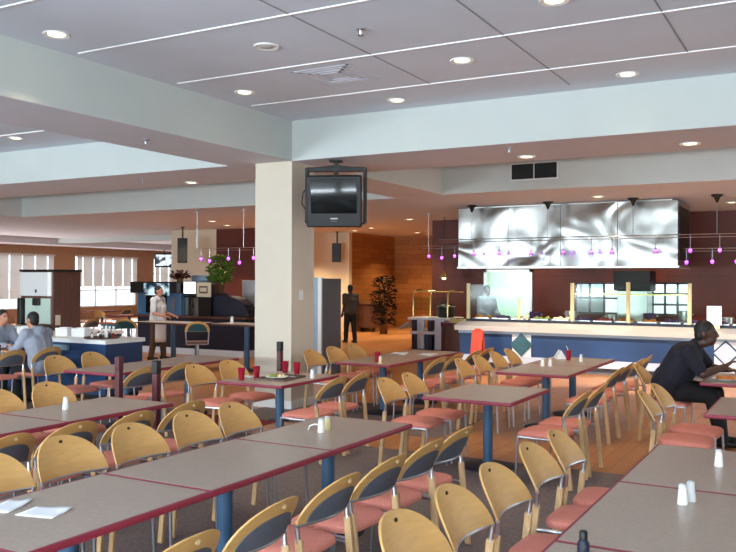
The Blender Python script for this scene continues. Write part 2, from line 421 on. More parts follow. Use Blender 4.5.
# sprinklers
def sprinkler(x,y,z,label):
    t = thing('ceiling_sprinkler',label,'sprinkler',(x,y,z),0,'ceiling sprinklers')
    MB().lathe([(.045,0),(.045,-.008),(.02,-.02),(.012,-.05),(.03,-.055),(.03,-.06)],n=12).build('head', M['chrome'], t)
sprinkler(-3.73,6.51,ZH,'small sprinkler head on the ceiling near the top middle')
sprinkler(-7.3,7.49,ZL-.006,'small sprinkler head under the left bulkhead')
sprinkler(-10.25,10.46,ZL-.006,'small sprinkler head under the cross beam left of the column')
sprinkler(-3.61,10.12,ZL-.006,'small sprinkler head under the bulkhead above the air grille')

# hanging television
t = thing('hanging_television','black tube television hanging from a ceiling bracket beside the column','television',(-6.17,10.08,0),math.radians(24))
w = .39
f = MB(); f.box(-w,w,-.25,-.16,2.62,3.34); f.build('bezel', M['dark'], t, True, .02)
f = MB(); vs=[(-w+.02,-.16,2.68),(w-.02,-.16,2.68),(w-.02,-.16,3.35),(-w+.02,-.16,3.35),(-.2,.3,2.80),(.2,.3,2.80),(.2,.3,3.2),(-.2,.3,3.2)]
f.add(vs,[(0,1,5,4),(1,2,6,5),(2,3,7,6),(3,0,4,7),(4,5,6,7),(3,2,1,0)]); f.build('rear_housing', M['dark'], t, False, .02)
f = MB(); n=10
vs=[];fs=[]
for j in range(n+1):
    for i in range(n+1):
        u=i/n*2-1; v=j/n*2-1
        vs.append((u*.32,-.258-.03*(1-u*u*.5-v*v*.5),3.06+v*.245))
for j in range(n):
    for i in range(n): a=j*(n+1)+i; fs.append((a,a+1,a+n+2,a+n+1))
f.add(vs,fs); f.build('screen', M['screen'], t)
MB().box(-.05,.05,-.262,-.25,2.735,2.75).build('badge', M['lampoff'], t, False)
MB().box(-.04,.04,-.26,-.25,2.70,2.71).build('button_row', M['grey'], t, False)
f = MB(); f.bar((0,0,3.35),(0,0,ZL-.01),.06,.06); f.bar((-w-.03,0,3.42),(w+.03,0,3.42),.09,.06); f.box(-.09,.09,-.09,.09,ZL-.03,ZL-.01)
for s in (-1,1): f.bar((s*(w+.025),0,3.44),(s*(w+.025),0,2.66),.045,.12); f.bar((0,0,3.47),(s*(w+.02),0,3.42),.05,.03)
f.bar((-w-.03,0,2.65),(w+.03,0,2.65),.12,.02)
f.build('bracket', M['black'], t, False, .006)
th=.15
for ch in t.children:
    if ch.name.split('.')[0]!='bracket': ch.rotation_euler=(th,0,0); ch.location=(0,3.0*math.sin(th),3.0-3.0*math.cos(th))
f = MB(); f.tube([(-w-.02,.05,3.2),(-w-.1,.08,3.1),(-w-.12,.1,2.95),(-w-.03,.1,2.8)],.008,6); f.build('cable', M['black'], t)

# loudspeakers
def speaker(x,y,z0,z1,rz,label):
    t = thing('wall_mount_speaker',label,'speaker',(x,y,0),rz,None)
    f = MB(); h=z1-z0
    f.prism([(-.16,-.14),(.16,-.14),(.11,.14),(-.11,.14)],z0,z1); f.build('cabinet', M['dark'], t, False, .015)
    MB().box(-.14,.14,-.155,-.14,z0+.04,z1-.04).build('grille_cloth', M['black'], t, False)
    f = MB(); f.cyl((0,0,z1),(0,0,ZL-.006),.025); f.box(-.06,.06,-.06,.06,ZL-.03,ZL-.006); f.build('bracket', M['black'], t)
speaker(-18.35,20.5,2.38,3.18,math.radians(40),'black loudspeaker hanging above the drinks station, left of the column')
speaker(-15.22,24.95,2.48,3.14,math.radians(20),'black loudspeaker beside the white wall by the panelled lobby')

# ------------------------------------------------------------------ chairs
def backz(x, W, Hh, e=2.3): return Hh*max(0,1-abs(x/W)**e)**(1/e)
def backsheet(W, Hh, th, yoff, z0=.64, base=0, n=26, m=9):
    f = MB(); F=[]; B=[]
    def pt(x,z,d):
        y = -.215-.055*(1-(x/.25)**2)-.12*((z-.64)/.225)**1.1-d if z>.64 else -.215-.055*(1-(x/.25)**2)-d
        return (x,y,z)
    for i in range(n+1):
        x = W*math.sin((i/n-.5)*PI); zt = backz(x,W,Hh)
        for j in range(m+1):
            z = z0+zt*j/m
            F.append(pt(x,z,yoff)); B.append(pt(x,z,yoff+th))
    N=(n+1)*(m+1); fs=[]
    for i in range(n):
        for j in range(m):
            a=i*(m+1)+j; b_=a+1; c=a+m+2; d=a+m+1
            fs.append((a,d,c,b_)); fs.append((N+a,N+b_,N+c,N+d))
    for i in range(n):
        for j in (0,m):
            a=i*(m+1)+j; d=a+m+1; fs.append((a,N+a,N+d,d))
    return f.add(F+B,fs)
def make_chair():
    t = thing('dining_chair','x','chair')
    # seat cushion
    f = MB(); n=32; vs=[]; fs=[]
    prof=[(.90,.432),(.985,.438),(1,.452),(.985,.468),(.93,.478),(.6,.486),(.0,.488)]
    for r,z in prof:
        for i in range(n):
            a=2*PI*i/n; c=math.cos(a); s_=math.sin(a); e=.42
            x=.232*r*abs(c)**e*(1 if c>0 else -1); y=.225*r*abs(s_)**e*(1 if s_>0 else -1)
            x*= 1+.05*(y/.225)
            vs.append((x,y+.01,z-.012*max(0,y/.22)**2))
    for j in range(len(prof)-1):
        for i in range(n): fs.append((j*n+i,j*n+(i+1)%n,(j+1)*n+(i+1)%n,(j+1)*n+i))
    fs.append(tuple(range(n))[::-1]); f.add(vs,fs); f.build('seat', M['seat'], t)
    backsheet(.25,.225,.013,0).build('backrest', M['beech'], t)
    backsheet(.20,.142,.006,.013,z0=.645).build('back_pad', M['pad'], t)
    zz=.64+.225*.84; yy=-.215-.055-.12*.84**1.1
    MB().cyl((0,yy+.004,zz),(0,yy-.002,zz),.012,n=10).build('grip_hole_disc', M['hole'], t)  # dark disc painting the shade inside an uncut grip hole
    MB().cyl((0,yy-.010,zz),(0,yy-.018,zz),.012,n=10).build('grip_hole_disc', M['hole_pale'], t)  # pale disc painting the light seen through that hole from behind
    MB().tube([(x*.252,-.222-.055*(1-x*x),.636) for x in [i/8-1 for i in range(17)]],.010,8).build('back_rail', M['chrome'], t)
    for s in (-1,1):
        f=MB(); f.bar((s*.236,-.232,.57),(s*.232,-.29,.0),.024,.042,up=(0,1,0)); lg=f.build('rear_leg', M['leg_wood'], t, True, .006)
        MB().cyl((s*.240,-.222,.64),(s*.236,-.231,.555),.012,.014,10).build('ferrule', M['chrome'], lg)
        MB().cyl((s*.222,.205,.432),(s*.23,.225,0),.011,n=10).build('front_leg', M['chrome'], t)
    f=MB(); f.tube([(-.236,-.235,.425),(-.232,.1,.425),(-.222,.205,.425),(.222,.205,.425),(.232,.1,.425),(.236,-.235,.425)],.011,8)
    f.build('seat_frame', M['chrome'], t)
    return t
CH = make_chair(); CH_used=[False]
def chair(x,y,rz,label,group):
    if not CH_used[0]:
        CH_used[0]=True; CH.location=(x,y,0.004); CH.rotation_euler=(0,0,rz); CH['label']=label; CH['group']=group; return CH
    return dup(CH,(x,y,0.004),rz,label,group)
def crow(xb, ys, face, fmt, group, jit=1):
    for i,y in enumerate(ys):
        rz = (-PI/2 if face>0 else PI/2)+R.uniform(-.05,.05)*jit
        chair(xb+face*.22+R.uniform(-.015,.015)*jit, y, rz, fmt.format(ORD[i]), group)

crow(-2.30,[2.50,3.07,3.64,4.18,4.71,5.22],-1,'{} chair from the camera, dark pad showing, along near side of left front tables','chairs along the near side of the left front tables')
crow(-4.05,[3.02,3.58,4.15,4.75,5.28],1,'{} plain tan chair from the left edge, behind the long left front tables','chairs along the far side of the left front tables')
crow(-4.68,[3.50,4.05,4.60,5.20],-1,'{} dark-padded chair from left, back to back with the left front row','chairs along the near side of the left second tables')
crow(-6.38,[4.83,5.42],1,'{} tan chair from the left, behind the second table row with one shaker','chairs along the far side of the left second tables')
crow(-1.46,[3.12,3.66,4.20,4.86,5.38],1,'{} plain tan chair from the bottom, left of the right front tables','chairs along the left side of the right front tables')
crow(-2.08,[7.5,8.08],-1,'{} chair right of the single middle table with pink seat showing','chairs right of the single middle table')
crow(-3.80,[7.40,7.95],1,'{} tan chair left of the single middle table','chairs left of the single middle table')
crow(-2.28,[9.75,10.32,10.95,11.5],-1,'{} dark-padded chair from the front, right of the table before the servery','chairs right of the table before the servery')
crow(-3.98,[9.75,10.32,10.95,11.5],1,'{} tan chair from the front, left of the table before the blue servery','chairs left of the table before the servery')
crow(-6.32,[7.42,8.02],1,'{} tan chair from the left, left of the table with red tumblers','chairs left of the red tumbler table')
crow(-4.56,[7.27,7.82],-1,'{} dark-padded chair from left, right of the table with red tumblers','chairs right of the red tumbler table')
crow(-6.32,[9.85,10.45,11.05],1,'{} tan chair from the left, beside the grey partition and lobby table','chairs left of the lobby table')
crow(-4.56,[9.85,10.45,11.05,11.6],-1,'{} dark-padded chair from the front, right of the lobby table','chairs right of the lobby table')
crow(-8.62,[7.38,7.98],1,'{} tan chair from the left before the dark blue left counter','chairs at the table before the left counter')
crow(-6.9,[6.98,7.6],-1,'{} dark-padded chair beside the maroon posts, at the left middle table','chairs by the maroon posts')
crow(-1.34,[7.72,8.3],1,'{} tan chair from the front, at the table before the man in navy','chairs at the table before the man in navy')
crow(-1.88,[10.15],1,'tan chair the man in navy is sitting on','chairs at the table of the man in navy')

# ------------------------------------------------------------------ tables
def table(x0,x1,y0,y1,label,group,h=.74,col=None,name='dining_table'):
    cx,cy=(x0+x1)/2,(y0+y1)/2; a=(x1-x0)/2-.001; b_=(y1-y0)/2-.001
    t=thing(name,label,'table',(cx,cy,.004),0,group); h-=.004
    e=.018; f=MB(); f.box(-a+e,a-e,-b_+e,b_-e,h-.03,h); f.build('tabletop', col or M['lam'], t, False)
    f=MB(); pr=[(0,h-.034),(.014,h-.034),(.018,h-.026),(.018,h-.008),(.014,h-.001),(0,h-.001)]
    cor=[(-a+e,-b_+e,-1,-1),(a-e,-b_+e,1,-1),(a-e,b_-e,1,1),(-a+e,b_-e,-1,1)]
    vs=[];m_=len(pr)
    for (x,y,sx,sy) in cor:
        for d,z in pr: vs.append((x+sx*d,y+sy*d,z))
    fs=[]
    for i in range(4):
        for j in range(m_): fs.append((i*m_+j,((i+1)%4)*m_+j,((i+1)%4)*m_+(j+1)%m_,i*m_+(j+1)%m_))
    f.add(vs,fs); f.build('edge_band', M['band'], t)
    MB().cyl((0,0,.03),(0,0,h-.04),.048,n=20).build('pedestal', M['steelblue'], t)
    f=MB(); f.bar((-.26,0,h-.045),(.26,0,h-.045),.06,.03); f.bar((0,-.34,h-.045),(0,.34,h-.045),.06,.03); f.build('top_spider', M['black'], t, False)
    MB().lathe([(.27,0),(.27,.012),(.24,.022),(.06,.034),(.05,.05)],n=28).build('base', M['navy'], t)
    return t
G='grey laminate dining tables with maroon edges'
table(-3.65,-2.84,1.07,2.24,'grey table with maroon edge, only its corner in the bottom left of the picture',G)
table(-3.65,-2.84,2.24,3.41,'grey table with two white paper sheets in the left foreground',G)
table(-3.65,-2.84,3.41,4.62,'grey table in the middle of the left front row, nothing on it',G)
table(-3.65,-2.84,4.62,5.79,'grey table with white shakers and a bent straw, end of left front row',G)
table(-6.0,-5.18,3.32,4.50,'grey table at left edge, second row, empty',G)
table(-6.0,-5.18,4.50,5.68,'grey table with a single white shaker, second row at left',G)
table(-3.44,-2.54,7.2,8.38,'single empty grey table in the middle, on one blue pedestal',G)
table(-3.6,-2.7,9.62,10.82,'grey table with white shakers before the servery, nearer half of the pair',G)
table(-3.6,-2.7,10.82,12.05,'grey table with a red tumbler before the servery, farther half of the pair',G)
table(-5.9,-5.03,7.14,8.32,'table with red tumblers and a tray of food beside the column',G)
table(-5.9,-5.05,9.62,10.82,'table with one red tumbler and shaker right of the column, nearer half',G)
table(-5.9,-5.05,10.82,12.0,'table with white paper sheets right of the column, farther half',G)
table(-8.2,-7.35,7.05,8.22,'empty table before the dark blue counter at left, nearer half',G)
table(-8.2,-7.35,8.22,9.4,'empty table behind the maroon posts at left, farther half',G)
table(-1.05,-.22,2.30,3.50,'grey table at the bottom right corner with a black-capped bottle',G)
table(-1.05,-.22,3.50,4.71,'grey table with a pair of white shakers, right foreground',G)
table(-1.05,-.22,4.71,5.93,'grey table with one white shaker, far end of right front row',G)
table(-.95,-.1,7.46,8.66,'empty grey table at right edge in front of the seated man',G)
table(-1.28,-.40,9.75,10.95,'grey table the man in navy is eating at',G)
table(-11.2,-10.55,7.45,8.6,'table at the left edge before the person in the grey hoodie',G)

# ------------------------------------------------------------------ table-top things
TZ=.74
def shaker(x,y,label,matr='white',z=TZ,s=1):
    t=thing('salt_shaker',label,'shaker',(x,y,z),0,'white table shakers')
    MB().lathe([(.026*s,0),(.027*s,.004),(.020*s,.075*s),(.019*s,.085*s)],n=16).build('body', M[matr], t)
    MB().lathe([(.0195*s,.0855*s),(.0195*s,.095*s),(.012*s,.102*s),(.002,.103*s)],n=16).build('cap', M['lampoff'], t)
    return t
shaker(-.655,4.39,'white shaker at front of the pair on right front table')
shaker(-.628,4.47,'grey-white shaker hidden partly behind its twin on right front table','lampoff')
shaker(-.60,5.40,'lone white shaker on far table of the right front row')
shaker(-3.26,5.13,'white shaker at front of the pair beside the bent straw')
shaker(-3.27,5.23,'cream shaker at back of the pair beside the bent straw','cream')
shaker(-5.71,4.93,'lone white shaker on the second left table row',s=1.05)
shaker(-5.14,7.9,'white shaker at far right end of the red tumbler table')
shaker(-5.25,9.72,'cream shaker beside the single red tumbler on lobby table','cream')
shaker(-3.3,10.55,'white shaker left of pair on table before the servery')
shaker(-3.22,10.62,'white shaker right of pair on table before the servery')
shaker(-3.03,11.42,'white shaker right of the red tumbler before the servery')
f=MB(); f.tube([(0,0,.07),(-.04,-.01,.075),(-.08,-.015,.06),(-.1,-.01,.03)],.006,6)
o=f.build('bent_straw', M['white']); o.location=(-3.285,5.16,TZ-.0245); tag(o,'bent white straw leaning by the shakers on left front table','straw')
t=thing('condiment_bottle','black-capped dark bottle at the bottom edge on right front table','bottle',(-.89,3.40,TZ))
MB().lathe([(.024,0),(.025,.01),(.025,.04),(.015,.055)],n=16).build('body', M['navy'], t)
MB().lathe([(.017,.055),(.017,.085),(.013,.09)],n=16).build('cap', M['dark'], t)
def sheet(x,y,rz,a,b_,label,z=TZ):
    f=MB(); n=6; vs=[];fs=[]
    for j in range(n+1):
        for i in range(n+1): vs.append(((i/n-.5)*a,(j/n-.5)*b_,.003+.012*max(0,math.sin(3*i/n+2*j/n+x))*(abs(j/n-.5)*2)))
    for j in range(n):
        for i in range(n): q=j*(n+1)+i; fs.append((q,q+1,q+n+2,q+n+1))
    f.add(vs,fs); o=f.build('paper_sheet', M['paper']); o.location=(x,y,z); o.rotation_euler=(0,0,rz)
    s_=o.modifiers.new('solid','SOLIDIFY'); s_.thickness=.002
    tag(o,label,'paper','loose paper sheets on the tables')
sheet(-3.50,2.68,.35,.13,.22,'white paper sheet nearer the left edge on left front table')
sheet(-3.27,2.70,.25,.2,.16,'torn white paper napkin nearer the table edge on left front table')
sheet(-5.72,11.2,.3,.22,.42,'white paper sheet on the left of the lobby table')
sheet(-5.3,11.3,.2,.22,.42,'white paper sheet on the right of the lobby table')
sheet(-5.82,7.6,.3,.13,.2,'white napkin left of the red tumblers')
def tumbler(x,y,label,z=TZ):
    t=thing('tumbler',label,'cup',(x,y,z),0,'red plastic tumblers')
    MB().lathe([(.030,0),(.031,.004),(.041,.138),(.038,.138),(.029,.012),(.001,.010)],n=20).build('body', M['cupred'], t)
    MB().lathe([(.034,.085),(.001,.086)],n=16).build('drink', M['dark'], t); return t
tumbler(-5.70,7.33,'red tumbler nearest the left end of the tray table')
tumbler(-5.66,7.55,'red tumbler just left of the food tray')
tumbler(-5.72,8.20,'red tumbler behind the tray before the white column, left one')
tumbler(-5.52,8.15,'red tumbler behind the tray before the white column, right one')
tumbler(-5.38,9.88,'red tumbler on the table right of the column')
t2=tumbler(-3.24,11.55,'red tumbler with a straw on the table before the servery')
MB().tube([(0,0,.02),(-.01,0,.15),(-.03,0,.2)],.004,6).build('straw', M['white'], t2)
t=thing('serving_tray','brown cafeteria tray on the table beside the column','tray',(-5.42,7.68,TZ),.1)
f=MB(); f.box(-.17,.17,-.23,.23,0,.008); f.box(-.19,.19,-.25,-.23,.0,.022); f.box(-.19,.19,.23,.25,.0,.022); f.box(-.19,-.17,-.25,.25,0,.022); f.box(.17,.19,-.25,.25,0,.022)
f.build('tray_body', M['tray'], t, True, .004)
def plate(x,y,z,r,label,foods):
    t=thing('dinner_plate',label,'plate',(x,y,z))
    MB().lathe([(.5*r,0),(.55*r,.004),(r,.02),(.99*r,.024),(.55*r,.009),(.001,.008)],n=28).build('dish', M['white'], t)
    for i,(k_,px,py,rr) in enumerate(foods):
        f=MB(); f.ball((px,py,.022),rr,rr*.8,.022,n=12,m=6)
        for q in range(5): f.ball((px+R.uniform(-.6,.6)*rr,py+R.uniform(-.6,.6)*rr,.035),rr*.35,rr*.3,.014,n=8,m=5)
        f.build('food', M[k_], t)
plate(-5.43,7.62,TZ+.0085,.13,'white plate of food on the brown tray',[('food2',-.03,-.03,.05),('food5',.04,.02,.05),('food1',-.02,.05,.04)])
sheet(-5.38,7.81,.8,.1,.1,'crumpled white napkin at the back of the food tray',TZ+.009)
plate(-1.05,10.12,TZ,.15,'white plate of orange food in front of the seated man',[('food1',-.02,0,.09),('food1',.05,.03,.05)])
f=MB(); f.add([(-.07,-.12,0),(.07,-.12,0),(.07,.12,0),(-.07,.12,0),(0,-.1,.12),(0,.1,.12)],[(3,2,1,0),(0,1,4),(2,3,5),(1,2,5,4),(3,0,4,5)])
o=f.build('tent_card', M['paper'], None, False); o.location=(-3.42,11.75,TZ); o.rotation_euler=(0,0,.5); tag(o,'white folded card standing on the table before the servery','card')

# maroon posts
for i,(x,y,l) in enumerate([(-6.55,6.35,'maroon post left of the pair behind the second table row'),(-5.93,6.25,'maroon post right of the pair with a black top'),(-6.38,9.02,'slim maroon post in front of the white column')]):
    t=thing('floor_post',l,'post',(x,y,0.004),0,'maroon floor posts')
    MB().box(-.032,.032,-.032,.032,.02,.9).build('shaft', M['maroon'], t, True, .006)
    MB().box(-.034,.034,-.034,.034,.9,1.03).build('head', M['dark'] if i else M['maroon'], t, True, .006)
    MB().lathe([(.15,0),(.15,.012),(.05,.022)],n=20).build('base', M['dark'], t)

# ------------------------------------------------------------------ grey partition cabinet behind the column
t=thing('tall_cabinet','tall dark grey cabinet with pale blue edge right of the column','cabinet',(-8.9,13.9,0))
MB().box(-.26,.30,-.34,.36,.0,1.88).build('body', M['grey'], t, False, .008)
MB().box(-.27,.31,-.39,-.34,0,1.9).build('front_panel', M['ltgrey'], t, False, .006)
MB().box(.23,.312,-.395,-.389,.0,1.9).build('edge_strip', M['white'], t, False)

# ------------------------------------------------------------------ servery
t=thing('servery_counter','long blue servery counter with stainless rail and diamond tiles','counter',(0,16.5,0))
xa,xb_=-7.0,4.5
MB().box(xa,xb_,.05,1.0,.28,.79).build('front_panel', M['blue'], t, False)
MB().box(xa,xb_,.045,1.0,.13,.28).build('kick_board', M['kick'], t, False)
MB().box(xa,xb_,.14,1.0,0,.13).build('toe_recess', M['grey'], t, False)
MB().box(xa-.02,xb_,.02,1.0,.735,.79).build('pale_strip', M['ltgrey'], t, False)
f=MB()
f.add([(xa-.05,-.12,.80),(xb_,-.12,.80),(xb_,-.14,.90),(xa-.05,-.14,.90),(xa-.05,.25,.97),(xb_,.25,.97),(xb_,1.05,.97),(xa-.05,1.05,.97),(xa-.05,1.05,.79),(xb_,1.05,.79)],
      [(0,1,2,3),(3,2,5,4),(4,5,6,7),(7,6,9,8),(8,9,1,0),(0,3,4,7,8),(1,9,6,5,2)])
f.build('worktop', M['tray_rail'], t, False)
for cx,kd,kw_ in [(-5.62,'teal','white'),(-1.72,'kick','white')]:
    h=.245; z=.53
    bk=MB().box(cx-.2,cx+.2,.035,.05,z-.25,z+.25).build('tile_backing', M['white'], t, False)
    if kd=='kick': MB().add([(cx-h,.02,z),(cx,.02,z-h),(cx+h,.02,z),(cx,.02,z+h),(cx-h,.034,z),(cx,.034,z-h),(cx+h,.034,z),(cx,.034,z+h)],[(0,1,2,3),(7,6,5,4),(0,4,5,1),(1,5,6,2),(2,6,7,3),(3,7,4,0)]).build('tile_border', M['blue'], t, False)
    g=h*(.84 if kd=='kick' else 1.0)
    MB().add([(cx-g,.008,z),(cx,.008,z-g),(cx+g,.008,z),(cx,.008,z+g),(cx-g,.02,z),(cx,.02,z-g),(cx+g,.02,z),(cx,.02,z+g)],[(0,1,2,3),(7,6,5,4),(0,4,5,1),(1,5,6,2),(2,6,7,3),(3,7,4,0)]).build('diamond_tile', M[kd], t, False)
# sneeze guard
t=thing('sneeze_guard','glass sneeze guard with brass posts along the servery counter','sneeze guard',(0,16.95,.97))
MB().box(-7.0,4.5,-.06,.06,0,.05).build('base_sill', M['navy'], t, False)
px=[(-7.27+.3,.82),(-5.82,.5),(-4.68,.84),(-3.56,.86),(-2.41,.84),(-1.2,.84),(.3,.84),(1.8,.84),(3.3,.84)]
for i,(x,h) in enumerate(px): MB().cyl((x,0,0),(x,0,h),.042 if i not in (1,) else .03,n=12).build('post', M['cream'], t)
for i in range(len(px)-1):
    if i in (1,4): continue
    MB().box(px[i][0]+.045,px[i+1][0]-.045,-.004,.004,.10,.80).build('glass_panel', M['glass'], t, False)
for x0,x1 in ((-4.68,-2.41),(-1.2,4.4)): MB().box(x0,x1,.05,.45,.60,.625).build('heat_shelf', M['brass'], t, False)
MB().box(-7.0,-5.82,.02,.4,.5,.515).build('glass_shelf', M['glass'], t, False)
# food pans
t=None
pans=[]
fk=['food1','food2','food3','food4','food5','food1','food5','food4']
names=['orange','green','red','purple','cream']
for i in range(22):
    x=-6.75+i*.44; k_=fk[(i*3)%8] if i not in (10,11,12) else 'food4'
    t=thing('food_pan','steel food pan, {} from the left in the row behind the sneeze guard'.format(ORD[i] if i<12 else ['thirteenth','fourteenth','fifteenth','sixteenth','seventeenth','eighteenth','nineteenth','twentieth','twenty-first','twenty-second'][i-12]),'food pan',(x,17.28,.97),0,'food pans in the servery')
    f=MB(); f.box(-.19,.19,-.14,.14,0,.04)
    f.box(-.2,.2,-.15,-.135,0,.07); f.box(-.2,.2,.135,.15,0,.07); f.box(-.2,-.185,-.15,.15,0,.07); f.box(.185,.2,-.15,.15,0,.07); f.build('pan', M['steel'], t, False)
    f=MB()
    for q in range(14): f.ball((R.uniform(-.14,.14),R.uniform(-.1,.1),.05+R.uniform(0,.05)),.05,.04,.035,n=8,m=5)
    f.build('food', M[k_], t)
# back line: stainless cooking counter with things on it
t=thing('cooking_counter','stainless cooking counter behind the servery','counter',(0,19.6,0))
MB().box(-6.6,4.4,-.4,.4,.1,.86).build('body', M['steel'], t, False); MB().box(-6.65,4.45,-.45,.45,.86,.9).build('worktop', M['steel'], t, False, .008); MB().box(-6.5,4.3,-.35,.4,0,.1).build('plinth', M['dark'], t, False)
for i in range(9):
    x=-6.2+i*.85+R.uniform(-.1,.1)
    t=thing('stock_pot','{} steel pot from the left on the cooking counter'.format(ORD[i]),'pot',(x,19.5,.9),0,'pots on the cooking counter')
    h=R.uniform(.14,.3); MB().lathe([(.13,0),(.14,.01),(.14,h),(.15,h+.01),(.13,h+.01),(.128,h-.02),(.001,h-.02)],n=18).build('body', M['steel'] if i%3 else M['food4'], t)
    f=MB(); f.tube([(-.14,0,h*.7),(-.19,0,h*.75),(-.19,.0,h*.8),(-.14,0,h*.8)],.008,6); f.tube([(.14,0,h*.7),(.19,0,h*.75),(.19,.0,h*.8),(.14,0,h*.8)],.008,6); f.build('handle', M['steel'], t)
t=thing('steel_pillar','grey stainless pillar cabinet behind the brass post','cabinet',(-4.15,20.5,0)); MB().box(-.35,.35,-.3,.3,0,1.62).build('body', M['steel'], t, False, .01); MB().box(-.42,.42,-.36,.36,1.62,2.1).build('cap_duct', M['dark'], t, False,.01)
# price card
t=thing('price_card','white price card standing behind the man, on the servery rail','sign',(-1.95,16.78,.971)); MB().box(-.13,.13,-.006,.006,.06,.42).build('card', M['paper'], t, False); MB().box(-.1,.1,-.04,.04,0,.06).build('holder', M['brass'], t, False)
# hood
t=thing('extractor_hood','large rippled stainless extractor hood over the servery','hood',(0,17.8,0))
MB().box(-7.57,-2.76,0,1.6,2.16,ZL-.05).build('canopy', M['hood'], t, False)
MB().box(-7.6,-2.73,-.012,1.62,2.13,2.165).build('bottom_lip', M['steel'], t, False)
for x in (-6.37,-5.17,-3.96): MB().box(x-.006,x+.006,-.004,.0,2.165,ZL-.05).build('panel_seam', M['grey'], t, False)
MB().box(-7.4,-2.9,.12,1.5,2.12,2.14).build('filter_bank', M['brownlam'], t, False)
MB().box(-7.4,-2.9,.2,1.4,ZL-.05,ZL-.006).build('ceiling_collar', M['steel'], t, False)
MB().box(-2.76,-2.75,.15,1.45,2.3,3.4).build('side_plate', M['dark'], t, False)
# pendants on track
def track(x0,x1,y,z,bulbs,stems,label,blabel,group,big=False):
    t=thing('light_rail',label,'light rail',(0,0,0))
    MB().cyl((x0,y,z),(x1,y,z),.008,n=8).build('rail', M['chrome'], t)
    MB().cyl((x0,y+.12,z-.05),(x1,y+.12,z-.05),.006,n=8).build('rail', M['chrome'], t)
    for x in stems:
        s_=MB().cyl((x,y,z),(x,y,ZL-.1),.007,n=8).build('stem', M['chrome'], t)
        MB().lathe([(.02,-.16),(.03,-.13),(.06,-.06),(.11,-.03),(.11,0)] if big else [(.01,-.1),(.03,-.02),(.05,-.012),(.05,0)],(x,y,ZL-.006),16).build('canopy', M['black'] if big else M['under'], s_)
    for i,(x,zb) in enumerate(bulbs):
        p=thing('pendant_lamp',blabel.format(ORD[i]),'pendant lamp',(x,y,0),0,group)
        MB().cyl((0,0,zb+.05),(0,0,z-.008),.006,n=6).build('rod', M['chrome'], p)
        MB().lathe([(.012,.07),(.02,.055),(.02,.04)],(0,0,zb),10).build('socket', M['chrome'], p)
        MB().ball((0,0,zb),.034,.034,.042,n=12,m=8).build('bulb', M['purple'], p)
        MB().lathe([(.02,.06),(.055,-.05),(.05,-.05),(.016,.06)],(0,0,zb),14).build('glass_shade', M['shade'], p)
track(-7.9,4.4,17.45,2.78,[(x,2.46) for x in (-7.05,-6.45,-5.72,-5.02,-4.42,-3.99,-3.13,-2.47,-1.93)],[-7.1,-5.35,-3.57,-1.98],'steel light rail running across the front of the hood','{} violet pendant from the left, along the hood front','violet pendants along the hood',True)
track(-2.68,4.4,18.0,2.52,[(-2.62,2.24),(-2.13,2.25),(-1.68,2.25)],[-1.2],'second lower light rail right of the hood','{} violet pendant from left on the lower rail right of the hood','violet pendants right of the hood')
track(-9.2,-7.9,19.2,2.72,[(-8.98,2.46),(-8.62,2.42),(-8.27,2.46)],[-8.99],'short light rail left of the hood over the brass buffet','{} violet pendant from left over the brass buffet','violet pendants over the buffet')
track(-13.9,-11.4,16.0,2.62,[(-13.72,2.36),(-13.45,2.31),(-12.86,2.36),(-12.52,2.26),(-12.1,2.37)],[-13.85,-12.4],'light rail over the plant left of the column','{} violet pendant from left, above the drinks station plant','violet pendants above the drinks station')

# brass buffet at left of servery
t=thing('buffet_counter','small salad buffet with white top and blue front','counter',(-9.35,20.0,0))
MB().box(-.55,.55,0,.9,.42,.5).build('lower_shelf', M['kick'], t, False); MB().box(-.6,.6,-.05,.95,.80,.86).build('worktop', M['kick'], t, False, .008)
MB().box(-.5,.5,.15,.9,.0,.42).build('body', M['blue'], t, False)
for x in (-.45,.02,.5): MB().box(x-.06,x+.06,.02,.14,0,.8).build('leg', M['navy'], t, False)
for x in (-.33,.27): MB().box(x-.14,x+.14,.1,.16,.02,.8).build('front_tile', M['kick'], t, False)
f=MB(); f.add([(-.62,.1,.72),(-.62,.8,.72),(-.95,.1,.52),(-.95,.8,.52),(-.62,.1,.76),(-.62,.8,.76),(-.95,.1,.56),(-.95,.8,.56)],[(0,2,3,1),(4,5,7,6),(0,4,6,2),(1,3,7,5),(2,6,7,3),(0,1,5,4)]); f.build('tray_slide', M['ltgrey'], t, False)
t=thing('buffet_guard','brass sneeze guard frame on the small buffet','sneeze guard',(-9.35,20.2,.86))
for x in (-.5,.0,.5): 
    MB().tube([(x,-.1,0),(x,-.1,.55),(x,-.06,.66),(x,.05,.72),(x,.4,.74)],.022,10).build('post', M['brass'], t)
MB().cyl((-.55,-.02,.69),(.9,-.02,.69),.02,n=10).build('rail', M['brass'], t)
MB().box(-.5,.5,-.11,-.103,.2,.55).build('glass_panel', M['glass'], t, False)
t=thing('heat_lamp','lit warm heat lamp above the brass buffet','lamp',(-9.07,20.35,0)); MB().lathe([(.02,.2),(.05,.16),(.12,.02),(.12,0),(.1,0)],(0,0,1.92),16).build('shade', M['brass'], t); MB().ball((0,0,1.93),.06,n=12,m=8).build('bulb', M['lamp'], t); MB().cyl((0,0,2.1),(0,0,ZL-.006),.01,n=8).build('cord', M['black'], t)
t=thing('soup_kettle','black soup kettle on the brass buffet','kettle',(-9.05,20.45,.86)); MB().lathe([(.2,0),(.24,.05),(.24,.3),(.2,.34),(.03,.38),(.03,.42),(.001,.43)],n=20).build('body', M['dark'], t); MB().lathe([(.245,.29),(.25,.3),(.245,.31)],n=20).build('rim', M['steel'], t)
t=thing('waste_bin','maroon waste bin stand right of the small buffet','bin',(-8.45,19.6,0))
